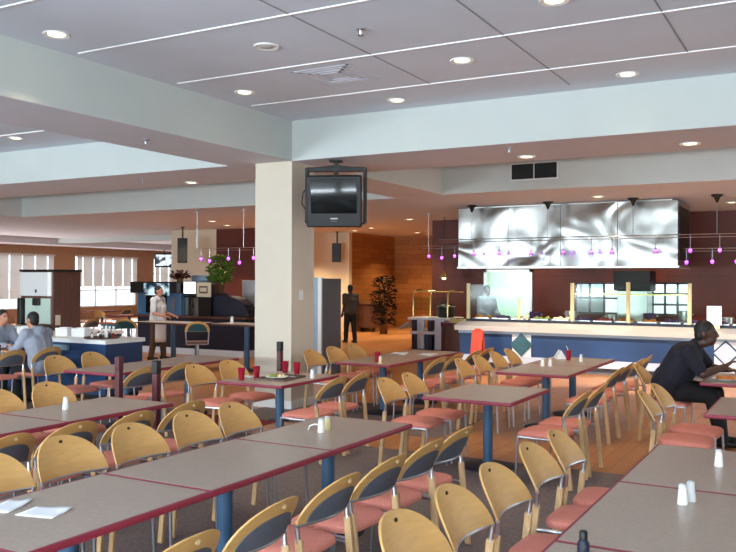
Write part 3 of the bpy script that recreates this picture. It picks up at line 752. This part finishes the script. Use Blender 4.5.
f=MB(); f.box(-.27,-.2,-.2,.2,0,.78); f.box(.2,.27,-.2,.2,0,.78); f.box(-.2,.2,.15,.2,0,.78); f.build('cabinet', M['maroon'], t, False); MB().box(-.28,.28,-.22,.22,.68,.79).build('top', M['maroon'], t, False,.01); MB().box(-.2,.2,-.16,-.12,.02,.68).build('flap_panel', M['brownlam'], t, False)
t=thing('serving_pier','wooden pier panel at the left end of the servery','panel',(-7.5,18.3,0)); MB().box(-.35,.35,-.2,.2,0,.85).build('body', M['brownlam'], t, False); MB().box(-.4,.4,-.24,.24,.85,.95).build('cap', M['brass'], t, False)
t=thing('floor_sign','orange-red folding floor sign before the left end of the servery counter','sign',(-6.37,16.0,0))
for sy in (-1,1):
    f=MB(); f.bar((0,sy*.16,.012),(0,sy*.02,.82),.24,.02,up=(0,1,0)); p=f.build('panel', M['orange'], t, False, .006)
MB().cyl((-.1,0,.82),(.1,0,.82),.02,n=10).build('hinge', M['orange'], t)
MB().box(-.06,.06,-.03,.03,.835,.865).build('handle', M['orange'], t, True, .008)
# lobby
t=thing('lobby_cart','dark wooden cart on casters against the panelled wall','cart',(-14.55,26.4,0),0)
MB().box(-.3,.3,-.55,.55,.14,.98).build('body', M['brownlam'], t, False,.01); MB().box(-.33,.33,-.6,.6,.98,1.02).build('top', M['brownlam'], t, False,.006)
for sx in (-.22,.22):
    for sy in (-.45,.45): MB().cyl((sx-.02,sy,.07),(sx+.02,sy,.07),.07,n=14).build('caster', M['dark'], t)
def foliage(n,r,h0,h1,ls,wf=.32,up=.5):
    f=MB()
    for i in range(n):
        a=R.uniform(0,2*PI); rr=r*R.random()**.6; z=R.uniform(h0,h1); rr*=1-.5*abs((z-h0)/(h1-h0)-.45)
        p=Vector((rr*math.cos(a),rr*math.sin(a),z)); d=Vector((math.cos(a)+R.uniform(-.6,.6),math.sin(a)+R.uniform(-.6,.6),R.uniform(-.5,up))).normalized()
        sd=d.cross(Vector((0,0,1))).normalized()*ls*wf; L=ls*R.uniform(.7,1.2); nrm=sd.cross(d).normalized()*ls*.12
        f.add([p,p+d*L*.5+sd+nrm,p+d*L,p+d*L*.5-sd+nrm,p+d*L*.5-nrm*.4],[(0,1,4),(1,2,4),(2,3,4),(3,0,4)])
    return f
def plant(x,y,z,name,label,r,h,matl,n,ls,potr=.14,poth=.25):
    t=thing(name,label,'plant',(x,y,z))
    MB().lathe([(potr*.75,0),(potr*.8,.01),(potr,poth-.03),(potr*1.08,poth-.03),(potr*1.08,poth),(potr*.95,poth),(potr*.92,poth-.04),(.001,poth-.04)],n=20).build('pot', M['pot'], t)
    f=MB()
    for i in range(7):
        a=i*2*PI/7; f.tube([(0.03*math.cos(a),.03*math.sin(a),poth-.05),(r*.3*math.cos(a),r*.3*math.sin(a),poth+h*.4),(r*.6*math.cos(a),r*.6*math.sin(a),poth+h*.8)],.008,5)
    f.build('stems', M['leafdark'], t); foliage(n,r,poth*.9,poth+h,ls).build('foliage', matl, t, False)
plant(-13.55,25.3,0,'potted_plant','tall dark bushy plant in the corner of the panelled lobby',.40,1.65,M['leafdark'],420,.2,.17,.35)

# ------------------------------------------------------------------ drinks station, left of the column
t=thing('drinks_counter','long dark blue drinks counter with pale kick board behind the cook','counter',(0,15.7,0))
MB().box(-15.6,-12.2,.05,1.25,.15,.9).build('front', M['navy'], t, False); MB().box(-15.7,-12.1,0,1.3,.9,.95).build('worktop', M['brownlam'], t, False,.008); MB().box(-15.6,-12.2,.04,.8,0,.15).build('kick_board', M['kick'], t, False)
t=thing('drinks_cooler','black drinks cooler with a backlit picture behind the cook','cooler',(-14.95,16.05,.95))
MB().box(-.72,.75,-.25,.3,0,.80).build('cabinet', M['steelblue'], t, False,.01); MB().box(-.85,.75,-.38,.3,.55,.84).build('header', M['dark'], t, False,.02)
MB().box(-.35,.5,-.395,-.38,.5,.8).build('picture_panel', M['fridgepic'], t, False); MB().box(-.4,.3,-.27,-.25,.05,.5).build('glass_door', M['screen'], t, False); MB().box(.45,.6,-.27,-.25,.1,.45).build('dispenser', M['grey'], t, False)
t=thing('till_monitor','bright white monitor on the drinks counter','monitor',(-13.95,15.85,.95))
MB().box(-.22,.22,0,.05,.52,.86).build('housing', M['dark'], t, False,.01); MB().box(-.19,.19,-.006,0,.55,.84).build('screen', M['scrw'], t, False); MB().box(-.04,.04,0,.05,.0,.52).build('stand', M['dark'], t, False)
t=thing('juice_machine','grey steel juice machine under the white monitor','machine',(-13.95,16.15,.95)); MB().box(-.24,.24,-.2,.25,.0,.45).build('body', M['steel'], t, False,.01); MB().box(-.24,.24,-.22,.25,.45,.5).build('lid', M['dark'], t, False); MB().box(-.05,.05,-.25,-.2,.22,.28).build('spout', M['dark'], t, False)
t=thing('framed_notice','cream notice in a tan frame beside the white monitor','sign',(-13.45,15.8,.95)); MB().box(-.22,.22,-.02,.02,.47,.83).build('frame', M['wallw'], t, False,.008); MB().box(-.13,.13,-.026,-.02,.56,.74).build('notice', M['tray'], t, False); MB().box(-.10,.10,-.03,-.026,.60,.70).build('print', M['wallw'], t, False); MB().box(-.2,.2,.02,.08,0,.47).build('stand', M['dark'], t, False)
t=thing('steel_cabinet','tall grey steel cabinet just left of the column','cabinet',(-12.75,17.4,0)); MB().box(-.62,.45,-.2,.4,0,1.83).build('body', M['lampoff'], t, False,.01); MB().box(-.05,.0,-.22,-.2,1.4,1.5).build('handle', M['dark'], t, False)
t=thing('domed_cover','large dark navy domed cover standing on the drinks counter','cover',(-12.9,16.12,.95))
f=MB()
pr=[(-.78,0),(-.78,.52),(-.45,.53),(-.15,.52),(.15,.49),(.4,.42),(.58,.30),(.68,.14),(.70,0)]
m_=len(pr); f.add([(x,-.2,z) for x,z in pr]+[(x,.2,z) for x,z in pr],[tuple(range(m_)),tuple(range(2*m_-1,m_-1,-1))]+[(i,m_+i,m_+(i+1)%m_,(i+1)%m_) for i in range(m_)])
f.build('shell', M['navy'], t, False,.03)
MB().box(-.8,.72,-.22,.22,.0,.03).build('hem', M['dark'], t, False)
t=thing('ice_tub','pale blue box on top of the drinks cooler','box',(-14.3,16.76,.95)); MB().box(-.25,.25,-.1,.2,0,.77).build('pedestal', M['navy'], t, False); MB().box(-.3,.3,-.12,.22,.77,1.01).build('box', M['ltgrey'], t, False,.02)
plant(-14.5,16.1,1.79,'potted_plant','small dark red-leaved plant on the drinks cooler',.2,.14,M['redleaf'],110,.14,.09,.1)
plant(-13.58,16.56,1.5,'potted_plant','bushy bright green plant above the drinks counter under the violet pendants',.30,.66,M['leaf'],420,.15,.13,.3)
t=thing('plant_stand','dark stand under the bushy green plant','stand',(-13.58,16.56,0)); MB().box(-.14,.14,-.14,.14,.95,1.5).build('block', M['navy'], t, False)
# small wall television by the windows
t=thing('wall_mount_television','small lit television hanging before the left windows','television',(-28.7,30.75,0),math.radians(43))
MB().box(-.46,.46,-.06,.05,2.44,3.14).build('bezel', M['dark'], t, False,.015); MB().box(-.40,.40,-.066,-.06,2.52,3.06).build('screen', M['tvpic'], t, False); f=MB(); f.cyl((0,0,3.1),(0,0,3.278),.02); f.box(-.06,.06,-.06,.06,3.26,3.278); f.build('pole', M['black'], t)

# left blue counter
t=thing('condiment_counter','dark blue condiment counter with white top at left','counter',(0,0,0))
poly=[(-14.2,9.05),(-9.62,9.05),(-9.62,9.82),(-11.3,9.82),(-11.3,11.0),(-14.2,11.0)]
sh=lambda d:[(-14.2-d,9.05-d),(-9.62+d,9.05-d),(-9.62+d,9.82+d),(-11.3+d,9.82+d),(-11.3+d,11.0+d),(-14.2-d,11.0+d)]
MB().prism(poly,.08,.86).build('body', M['blue'], t, False); MB().prism(sh(.03),.86,.92).build('worktop', M['white'], t, False); MB().prism(sh(-.04),0,.08).build('plinth', M['dark'], t, False)
MB().box(-14.2,-10.4,9.0,9.045,.74,.82).build('tray_shelf', M['ltgrey'], t, False)
t=thing('drink_dispenser','tall drink dispenser with brown side and mirrored front on left counter','dispenser',(-12.15,10.2,.92))
MB().box(-.86,0,0,.62,0,1.06).build('body', M['brownlam'], t, False,.006); MB().box(-.88,.02,-.03,.64,1.06,1.1).build('top', M['dark'], t, False,.008)
MB().box(-.85,-.12,-.03,0,.62,1.05).build('upper_panel', M['lampoff'], t, False,.008); MB().box(-.12,-.03,-.025,0,.62,1.05).build('light_edge', M['white'], t, False); MB().box(-.44,-.40,-.035,-.03,.68,.74).build('badge', M['dark'], t, False)
MB().box(-.72,-.05,-.02,0,.12,.58).build('front_mirror', M['mirrorpanel'], t, False); MB().box(-.85,-.74,-.1,0,.1,.58).build('side_hose', M['dark'], t, False,.02); MB().box(-.45,-.3,-.09,-.02,.45,.58).build('tap', M['dark'], t, False,.01)
MB().box(-.84,-.05,-.12,0,.0,.08).build('drip_tray', M['dark'], t, False); MB().box(.0,.006,.05,.16,.1,.28).build('wall_plate', M['wallw'], t, False)
for i,(x,y,w_,h_) in enumerate([(-12.3,9.45,.3,.12),(-11.95,9.5,.28,.12),(-10.95,9.45,.28,.13),(-10.62,9.5,.3,.13)]):
    t=thing('napkin_box','white napkin box, {} from the left on the left counter'.format(ORD[i]),'box',(x,y,.92),0,'white boxes on the left counter'); MB().box(-w_/2,w_/2,-.1,.1,0,h_).build('box', M['white'], t, False,.008); MB().box(-w_/3,w_/3,-.05,.05,h_,h_+.012).build('napkins', M['paper'], t, False)
t=thing('round_tray','round brown tray of condiments at the end of the left counter','tray',(-10.05,9.38,.92)); MB().lathe([(.26,0),(.28,.02),(.27,.024),(.25,.008),(.001,.008)],n=28).build('tray_body', M['tray'], t)
t=thing('squeeze_bottle','tall white squeeze bottle on the round brown tray','bottle',(-9.93,9.36,.929)); MB().lathe([(.028,0),(.03,.01),(.03,.13),(.012,.16),(.006,.2)],n=14).build('body', M['white'], t)
for i in range(7):
    a=i*.9; t=thing('condiment_jar','small condiment jar, {} around the round brown tray'.format(ORD[i]),'jar',(-10.05+.17*math.cos(a),9.38+.17*math.sin(a),.929),0,'jars on the round tray'); MB().lathe([(.02,0),(.022,.005),(.022,.06),(.016,.07)],n=10).build('jar', M[['dark','food3','white','steel','brownlam','white','dark'][i]], t); MB().lathe([(.017,.07),(.017,.085),(.01,.088)],n=10).build('lid', M[['food3','white','dark','dark','white','food3','white'][i]], t)
t=thing('spice_rack','teal-topped condiment rack standing behind the round tray','rack',(-10.25,9.755,.92)); MB().box(-.01,.01,-.01,.01,0,.12).build('stem', M['steel'], t, False); MB().box(-.12,.12,-.05,.05,0,.02).build('foot', M['dark'], t, False); MB().box(-.17,.17,-.06,.06,.12,.2).build('top', M['teal'], t, False,.03)
for i in range(4): MB().box(-.15+i*.085,-.11+i*.085,-.068,-.06,.13,.17).build('cap', M['white'], t, False)

# high tables and stools
def hightable(x0,x1,y0,y1,label):
    t=thing('high_table',label,'table',((x0+x1)/2,(y0+y1)/2,0),0,'high tables by the drinks station'); a=(x1-x0)/2; b_=(y1-y0)/2
    MB().box(-a,a,-b_,b_,.925,.955).build('tabletop', M['lam'], t, False,.004); 
    f=MB(); f.box(-a-.012,a+.012,-b_-.012,-b_,.92,.954); f.box(-a-.012,a+.012,b_,b_+.012,.92,.954); f.box(-a-.012,-a,-b_,b_,.92,.954); f.box(a,a+.012,-b_,b_,.92,.954); f.build('edge_band', M['brownlam'], t, False)
    MB().cyl((0,0,.03),(0,0,.92),.055,n=18).build('pedestal', M['steelblue'], t); MB().lathe([(.28,0),(.28,.015),(.07,.035)],n=24).build('base', M['navy'], t)
hightable(-12.9,-11.3,12.9,13.6,'high table the cook in white stands behind'); hightable(-11.05,-9.75,13.2,13.9,'high table with a white shaker just left of the column')
shaker(-10.75,13.5,'white shaker on the high table left of the column',z=.955,s=1.4)
t=thing('bar_stool','bar stool with teal back pad and chrome frame on a post','stool',(-10.55,12.2,0),math.radians(42))
MB().lathe([(.25,0),(.25,.012),(.05,.03)],n=24).build('base', M['chrome'], t); MB().cyl((0,0,.03),(0,0,.62),.04,n=14).build('post', M['chrome'], t); MB().box(-.2,.2,-.19,.2,.62,.68).build('seat', M['brownlam'], t, True,.02)
f=MB(); f.tube([(-.2,-.2,.63),(-.215,-.22,.9)],.012,8); f.tube([(.2,-.2,.63),(.215,-.22,.9)],.012,8); f.tube([(-.2,-.2,.63),(.2,-.2,.63)],.012,8); f.build('back_frame', M['chrome'], t)
o=backsheet(.23,.2,.013,-.02).build('backrest', M['beech'], t); o.location=(0,0,.23)
o=backsheet(.18,.15,.008,-.005).build('back_pad', M['teal'], t); o.location=(0,0,.235)
bst=t; bst['group']='bar stools at the high tables'; bst['label']='bar stool with teal back pad just left of the column'
dup(bst,(-12.35,12.2,0),math.radians(35),'bar stool with teal back pad between left counter and the cook')

# far dining tables by the windows
for i,(x,y) in enumerate([(-17.5,14.8),(-20.5,17.0),(-19.2,19.0),(-22.5,21.0),(-23.5,16.0)]):
    table(x-.42,x+.42,y-.6,y+.6,'{} small table from the left among window seating'.format(ORD[i]),'far tables by the windows',col=M['food1'] if 0 else M['brownwall'])
for i,(x,y,r_) in enumerate([(-16.6,14.9,PI/2),(-18.4,14.7,-PI/2),(-19.6,17.0,PI/2),(-21.4,17.1,-PI/2),(-18.3,19.1,PI/2),(-20.1,18.9,-PI/2),(-21.6,21.0,PI/2),(-22.6,16.1,PI/2)]):
    chair(x,y,r_,'{} distant chair from the front in the window seating area'.format(ORD[i]),'far chairs by the windows')

# ------------------------------------------------------------------ people
def solid(mb, voxel, name, matl, parent, it=5):
    me=bpy.data.meshes.new('tmp'); me.from_pydata(mb.v,[],mb.f); bm=bmesh.new(); bm.from_mesh(me); bmesh.ops.remove_doubles(bm,verts=bm.verts,dist=1e-6)
    bmesh.ops.recalc_face_normals(bm,faces=bm.faces); bm.to_mesh(me); bm.free()
    o=bpy.data.objects.new('tmp',me); C.objects.link(o)
    r=o.modifiers.new('r','REMESH'); r.mode='VOXEL'; r.voxel_size=voxel
    s_=o.modifiers.new('s','SMOOTH'); s_.iterations=it; s_.factor=.5
    dg=bpy.context.evaluated_depsgraph_get(); dg.update()
    nm=bpy.data.meshes.new_from_object(o.evaluated_get(dg)); nm.name=name
    bpy.data.objects.remove(o); nm.shade_smooth(); nm.materials.clear(); nm.materials.append(matl)
    p=bpy.data.objects.new(name,nm); C.objects.link(p); p.parent=parent; return p
def person(label, loc, rz, J, skin, shirt, trou, g=1.0, hs=1.0, voxel=.012, long_sleeve=False, apron=None, hood=False, trou_to=1.0, beard=False, headyaw=0, headtilt=0):
    t=thing('person',label,'person',loc,rz)
    V={k:Vector(v) for k,v in J.items()}
    X=Vector((1,0,0)); pel,che,nek,hd=V['pel'],V['che'],V['nek'],V['head']
    HR=Matrix.Rotation(headyaw,3,'Z') @ Matrix.Rotation(headtilt,3,'X')
    def H(x,y,z): return hd+HR@(Vector((x,y,z))*hs)
    def torso(f,e):
        for s in (-1,1):
            f.caps(pel+X*s*.075*g, pel.lerp(che,.5)+X*s*.06*g, (.125+e)*g,(.115+e)*g); f.caps(pel.lerp(che,.5)+X*s*.06*g, che+X*s*.085*g,(.115+e)*g,(.118+e)*g)
        f.caps(pel,che,(.13+e)*g,(.13+e)*g); f.caps(che,nek,(.11+e)*g,.062+e*.5)
        for s,k in ((-1,'shL'),(1,'shR')): f.caps(che.lerp(nek,.6)+X*s*.06,V[k],(.075+e),(.066*g**.5+e))
    def arm(f,k,e,frac=1.0,fore=False):
        a,b_,c=V['sh'+k],V['el'+k],V['wr'+k]; q=g**.6
        f.caps(a,a.lerp(b_,frac),(.062+e)*q,((.062+(.045-.062)*frac)+e)*q)
        if fore: f.caps(b_,c,(.045+e)*q,(.031+e*.8)*q)
    def leg(f,k,e,lo=1.0):
        a,b_,c=V['hip'+k],V['kn'+k],V['an'+k]; q=g**.5
        f.caps(a,b_,(.095+e)*q,(.062+e)*q); f.caps(b_,b_.lerp(c,lo),(.06+e)*q,(.042+e*1.2)*q)
    f=MB(); torso(f,0)
    for k in 'LR': arm(f,k,0,1,True); leg(f,k,0)
    f.caps(nek,H(0,-.01,-.08),.058*g**.4,.054*g**.4)
    f.ball(H(0,-.005,.02),.074*hs,.094*hs,.100*hs,14,10,HR); f.ball(H(0,.03,-.055),.056*hs,.062*hs,.062*hs,12,8,HR)
    f.caps(H(0,.088,.02),H(0,.104,-.018),.010*hs,.016*hs); f.caps(H(-.02,.086,-.052),H(.02,.086,-.052),.010*hs,.010*hs)
    for s in (-1,1): f.ball(H(s*.075,-.01,0),.012*hs,.022*hs,.034*hs,8,6,HR)
    for s,k in ((-1,'L'),(1,'R')):
        w=V['wr'+k]; d=(w-V['el'+k]).normalized(); d=(d+Vector(J.get('hd'+k,(0,0,0)))).normalized(); side=d.cross(Vector((0,0,1))); side=side.normalized() if side.length>.1 else Vector((1,0,0)); nrm=side.cross(d)
        palm=w+d*.05; rot=Matrix((side,d,nrm)).transposed(); f.ball(palm,.040,.052,.020,10,8,rot)
        for i,(u,L) in enumerate(((-.028,.062),(-.010,.075),(.010,.07),(.028,.055))):
            p0=palm+side*u+d*.035; p1=p0+d*L*.55-nrm*.012; p2=p1+d*L*.3-nrm*.03; f.caps(p0,p1,.0105,.0095,8); f.caps(p1,p2,.0095,.0085,8)
        p0=palm+side*(-s)*.035-d*.015; p1=p0+side*(-s)*.025+d*.03-nrm*.008; f.caps(p0,p1,.012,.011,8); f.caps(p1,p1+d*.028-nrm*.012,.011,.0095,8)
    solid(f,voxel,'body',skin,t)
    f=MB(); torso(f,.022)
    for k in 'LR': arm(f,k,.018,1 if long_sleeve else .8,long_sleeve)
    if hood: f.ball(nek+Vector((0,-.1,-.02)),.11,.07,.09,12,8)
    sh=solid(f,voxel,'shirt',shirt,t)
    f=MB(); f.caps(pel+X*.07*g,pel-X*.07*g,.138*g,.138*g); f.caps(pel+Vector((0,0,.06)),pel,.14*g,.14*g)
    for k in 'LR': leg(f,k,.02,trou_to)
    solid(f,voxel,'trousers',trou,t)
    for k in 'LR':
        a=V['an'+k]; d=Vector(J.get('toe'+k,(0,1,0))); f=MB(); f.caps(Vector((a.x,a.y,.05))-d*.05,Vector((a.x,a.y,.04))+d*.16,.045,.036); f.caps(Vector((a.x,a.y,.09))-d*.02,Vector((a.x,a.y,.05))+d*.06,.046,.04)
        solid(f,.012,'shoe',M['dark'],t)
    f=MB(); f.ball(H(0,-.018,.045),.081*hs,.094*hs,.088*hs,14,10,HR); f.ball(H(0,-.05,-.01),.072*hs,.058*hs,.075*hs,12,8,HR)
    solid(f,voxel,'hair',M['hair'],t,2)
    if beard: 
        f=MB(); f.ball(H(0,.05,-.08),.055*hs,.055*hs,.04*hs,12,8,HR); solid(f,voxel,'beard',M['hair'],t,2)
    for s in (-1,1): MB().ball(H(s*.03,.082,.018),.011*hs,.008*hs,.009*hs,8,6).build('eye', M['dark'], t)
    if apron:
        f=MB(); n=8; vs=[];fs=[]
        for j in range(n+1):
            z=che.z+.05+(apron-che.z-.05)*j/n
            for i in range(n+1):
                a=(i/n-.5)*2; rr=.185*g if j>2 else .17*g
                vs.append((rr*1.12*math.sin(a*1.3),pel.y+rr*math.cos(a*1.3)+.0+.01*math.sin(9*a),z))
        for j in range(n):
            for i in range(n): q=j*(n+1)+i; fs.append((q,q+1,q+n+2,q+n+1))
        f.add(vs,fs); o=f.build('apron',M['paper'],t); s_=o.modifiers.new('s','SOLIDIFY'); s_.thickness=.006
    return t
def standing(h=1.7,armL=None,armR=None,stride=.06):
    k=h/1.7
    J=dict(pel=(0,0,.93),che=(0,.015,1.22),nek=(0,.01,1.42),head=(0,.035,1.575),shL=(-.185,.01,1.37),shR=(.185,.01,1.37),elL=(-.23,-.02,1.09),elR=(.23,-.02,1.09),wrL=(-.23,.08,.85),wrR=(.23,.08,.85),
           hipL=(-.09,0,.88),hipR=(.09,0,.88),knL=(-.10,.03+stride*.5,.49),knR=(.10,.02-stride*.5,.49),anL=(-.11,stride,.09),anR=(.11,-stride,.09))
    if armL: J['elL'],J['wrL']=armL
    if armR: J['elR'],J['wrR']=armR
    J={a:tuple(x*k for x in v) for a,v in J.items()}
    return J
def sitting(lean=.1):
    return dict(pel=(0,-.05,.60),che=(0,-.05+lean*.7,.90),nek=(0,-.05+lean*1.2,1.09),head=(0,.0+lean*1.3,1.235),shL=(-.19,-.05+lean,1.04),shR=(.19,-.05+lean,1.04),elL=(-.24,.1+lean,.80),elR=(.24,.1+lean,.80),wrL=(-.15,.32+lean,.82),wrR=(.15,.32+lean,.82),
           hipL=(-.09,0,.565),hipR=(.09,0,.565),knL=(-.11,.40,.545),knR=(.11,.40,.545),anL=(-.11,.38,.09),anR=(.11,.34,.09))
J=dict(pel=(0,-.03,.65),che=(0,.15,.96),nek=(0,.27,1.13),head=(0,.375,1.25),shL=(-.24,.21,1.05),shR=(.24,.21,1.05),elL=(-.30,.38,.84),elR=(.30,.38,.82),wrL=(-.14,.60,.84),wrR=(.17,.59,.90),
       hipL=(-.1,.02,.60),hipR=(.1,.02,.60),knL=(-.16,.46,.57),knR=(.16,.46,.57),anL=(-.15,.52,.09),anR=(.15,.56,.09),hdR=(0,.1,.45))
person('person in a navy shirt sitting hunched over food at the right table',(-1.64,10.15,0.004),-PI/2,J,M['skinD'],M['shirtN'],M['trouN'],g=1.30,hs=1.2,voxel=.010)
person('person standing in white shirt and apron behind the high table',(-13.5,14.25,0),math.radians(-75),standing(1.70,((-.26,.05,1.08),(-.20,.30,1.02)),((.26,.05,1.08),(.2,.30,1.02)),.1),M['skinL'],M['shirtW'],M['trouK'],voxel=.014,apron=.42)
person('person in a grey hoodie seated with back to the camera at left',(-10.15,8.3,0.004),PI/2,sitting(.14),M['skinL'],M['shirtG'],M['trouN'],voxel=.014,long_sleeve=True,hood=True)
person('person with dark hair at the left picture edge facing the grey hoodie',(-11.62,8.62,0.004),-PI/2,sitting(.16),M['skinL'],M['shirtG'],M['trouN'],voxel=.014,long_sleeve=True)
person('person in dark trousers standing by the white wall in the lobby',(-12.4,21.1,0),math.radians(60),standing(1.72,((-.22,-.02,1.09),(-.2,.12,.88)),None,.08),M['skinD'],M['shirtP'],M['trouN'],voxel=.016)
person('person in a pale kitchen jacket standing behind the servery glass',(-7.25,18.75,0),math.radians(-120),standing(1.74,((-.25,.05,1.08),(-.15,.28,1.02)),((.25,.05,1.08),(.15,.28,1.02)),.02),M['skinD'],M['shirtG'],M['trouN'],voxel=.016,long_sleeve=True)
chair(-10.27,8.3,PI/2,'chair holding the person in the grey hoodie','chairs at the hoodie table')
chair(-10.27,7.68,PI/2,'empty dark-padded chair beside the grey hoodie at left edge','chairs at the hoodie table')
chair(-11.5,8.62,-PI/2,'chair of the person at the left picture edge','chairs at the hoodie table')
t=thing('dinner_plate','white plate on the table of the grey hoodie','plate',(-10.86,8.25,.742)); MB().lathe([(.06,0),(.065,.004),(.12,.02),(.119,.024),(.07,.009),(.001,.008)],n=24).build('dish', M['white'], t); MB().ball((0,0,.02),.05,.04,.025).build('food', M['food1'], t)
tumbler(-10.7,8.0,'dark red tumbler beside the grey hoodie')


# ------------------------------------------------------------------ light
def area(name,loc,rot,sx,sy,power,col,spread=PI):
    l=bpy.data.lights.new(name,'AREA'); l.shape='RECTANGLE'; l.size=sx; l.size_y=sy; l.energy=power; l.color=col; l.spread=spread
    o=bpy.data.objects.new(name,l); C.objects.link(o); o.location=loc; o.rotation_euler=rot; return o
DAY=(.80,.92,1.0)
KB=225; KG=1350; KR=55
for a,b_ in wins:
    area('window_daylight',((a+b_)/2,Y0+.06,2.0),(math.radians(90),0,0),b_-a-.2,2.5,KB*(b_-a)/5.5*(1.2 if b_<-5 else .42),DAY)
for a,b_ in lw:
    area('window_daylight',(X0+.25,(a+b_)/2,1.2),(math.radians(90),0,-PI/2),b_-a-.2,1.2,160*(b_-a)/5,(.9,.95,1))
for a,b_ in wins: area('ceiling_fill',((a+b_)/2,Y0+.08,1.2),(math.radians(152),0,0),b_-a-.2,.9,KG*(b_-a)/5.5*(1.1 if b_<-5 else .75),(.80,.92,1.0))  # added upward strips standing in for bounced sun, to brighten the ceiling
for a,b_ in rwins: area('window_daylight',(X1-.06,(a+b_)/2,1.9),(math.radians(90),0,PI/2),b_-a-.2,2.3,KR*(b_-a)/4,DAY)
def spot(x,y,z,e,ang=95,col=(1,.78,.5),tilt=0):
    l=bpy.data.lights.new('lamp_or_fill_beam','SPOT'); l.energy=e; l.color=col; l.spot_size=math.radians(ang); l.spot_blend=.6; l.shadow_soft_size=.08
    o=bpy.data.objects.new('lamp_or_fill_beam',l); C.objects.link(o); o.location=(x,y,z-.03); o.rotation_euler=(math.radians(tilt),0,0)
for d in DL:
    if d[3]: spot(d[0],d[1],d[2],260 if d[1]>15 else 70)
for x in (-7,-4,-1,2):
    spot(x,20.4,ZL,260,110)
for x,y in ((-12,22),(-13.5,27.3),(-10.8,27.6),(-17.5,20),(-14,18)): spot(x,y,ZL,260,120)
for x in (-5.2,-2.4,.4,3.0):
    spot(x,12.2,ZH,1700,46,(1,.96,.94),tilt=43); spot(x,13.6,ZH,110,100,(1,.86,.68))  # unseen spots added inside the right bay to brighten the counter front
for x in (-7.05,-6.45,-5.72,-5.02,-4.42,-3.99,-3.13,-2.47,-1.93): spot(x,17.2,2.4,22,80,(1,.92,.9))
for x in (-10,-13,-16): spot(x,13.2,ZH,260,105,(1,.93,.86))  # unseen spots added inside the left bay to brighten the cook
spot(-16.4,23.6,ZL,900,120)  # added spot without a fitting, brightens the white lobby wall
for x in (-7.0,-5.2,-3.4): spot(x,18.4,2.12,45,120,(1,.95,.88))  # added lamps under the hood, to lift the kitchen worker out of the dark
l=bpy.data.lights.new('kitchen_lamp','AREA'); l.size=2; l.energy=170; l.color=(.85,1,.95); o=bpy.data.objects.new('kitchen_lamp',l); C.objects.link(o); o.location=(-7.9,23.5,2.95)
w=bpy.data.worlds.new('World'); sc.world=w; w.use_nodes=True; bg=w.node_tree.nodes['Background']; bg.inputs[0].default_value=(.86,.93,1,1); bg.inputs[1].default_value=3.2

# ------------------------------------------------------------------ camera
F,YAW,PIT,ROL,HC=831.08,.51046,.0050138,.0040197,1.85
cam=bpy.data.cameras.new('camera'); cam.sensor_fit='HORIZONTAL'; cam.sensor_width=36; cam.lens=F/736*36; cam.clip_end=400
co_=bpy.data.objects.new('camera',cam); C.objects.link(co_)
fw=Vector((-math.sin(YAW)*math.cos(PIT),math.cos(YAW)*math.cos(PIT),math.sin(PIT))); rt=Vector((math.cos(YAW),math.sin(YAW),0)); up=rt.cross(fw)
r2=rt*math.cos(ROL)+up*math.sin(ROL); u2=-rt*math.sin(ROL)+up*math.cos(ROL)
mm=Matrix((r2,u2,-fw)).transposed().to_4x4(); mm.translation=Vector((0,0,HC)); co_.matrix_world=mm
sc.camera=co_
sc.view_settings.view_transform='Standard'; sc.view_settings.look='None'; sc.view_settings.gamma=1; sc.view_settings.use_curve_mapping=False
sc.view_settings.exposure=0.0
sc.cycles.use_denoising=True; sc.cycles.max_bounces=6; sc.cycles.transparent_max_bounces=12
sc.cycles.sample_clamp_indirect=6
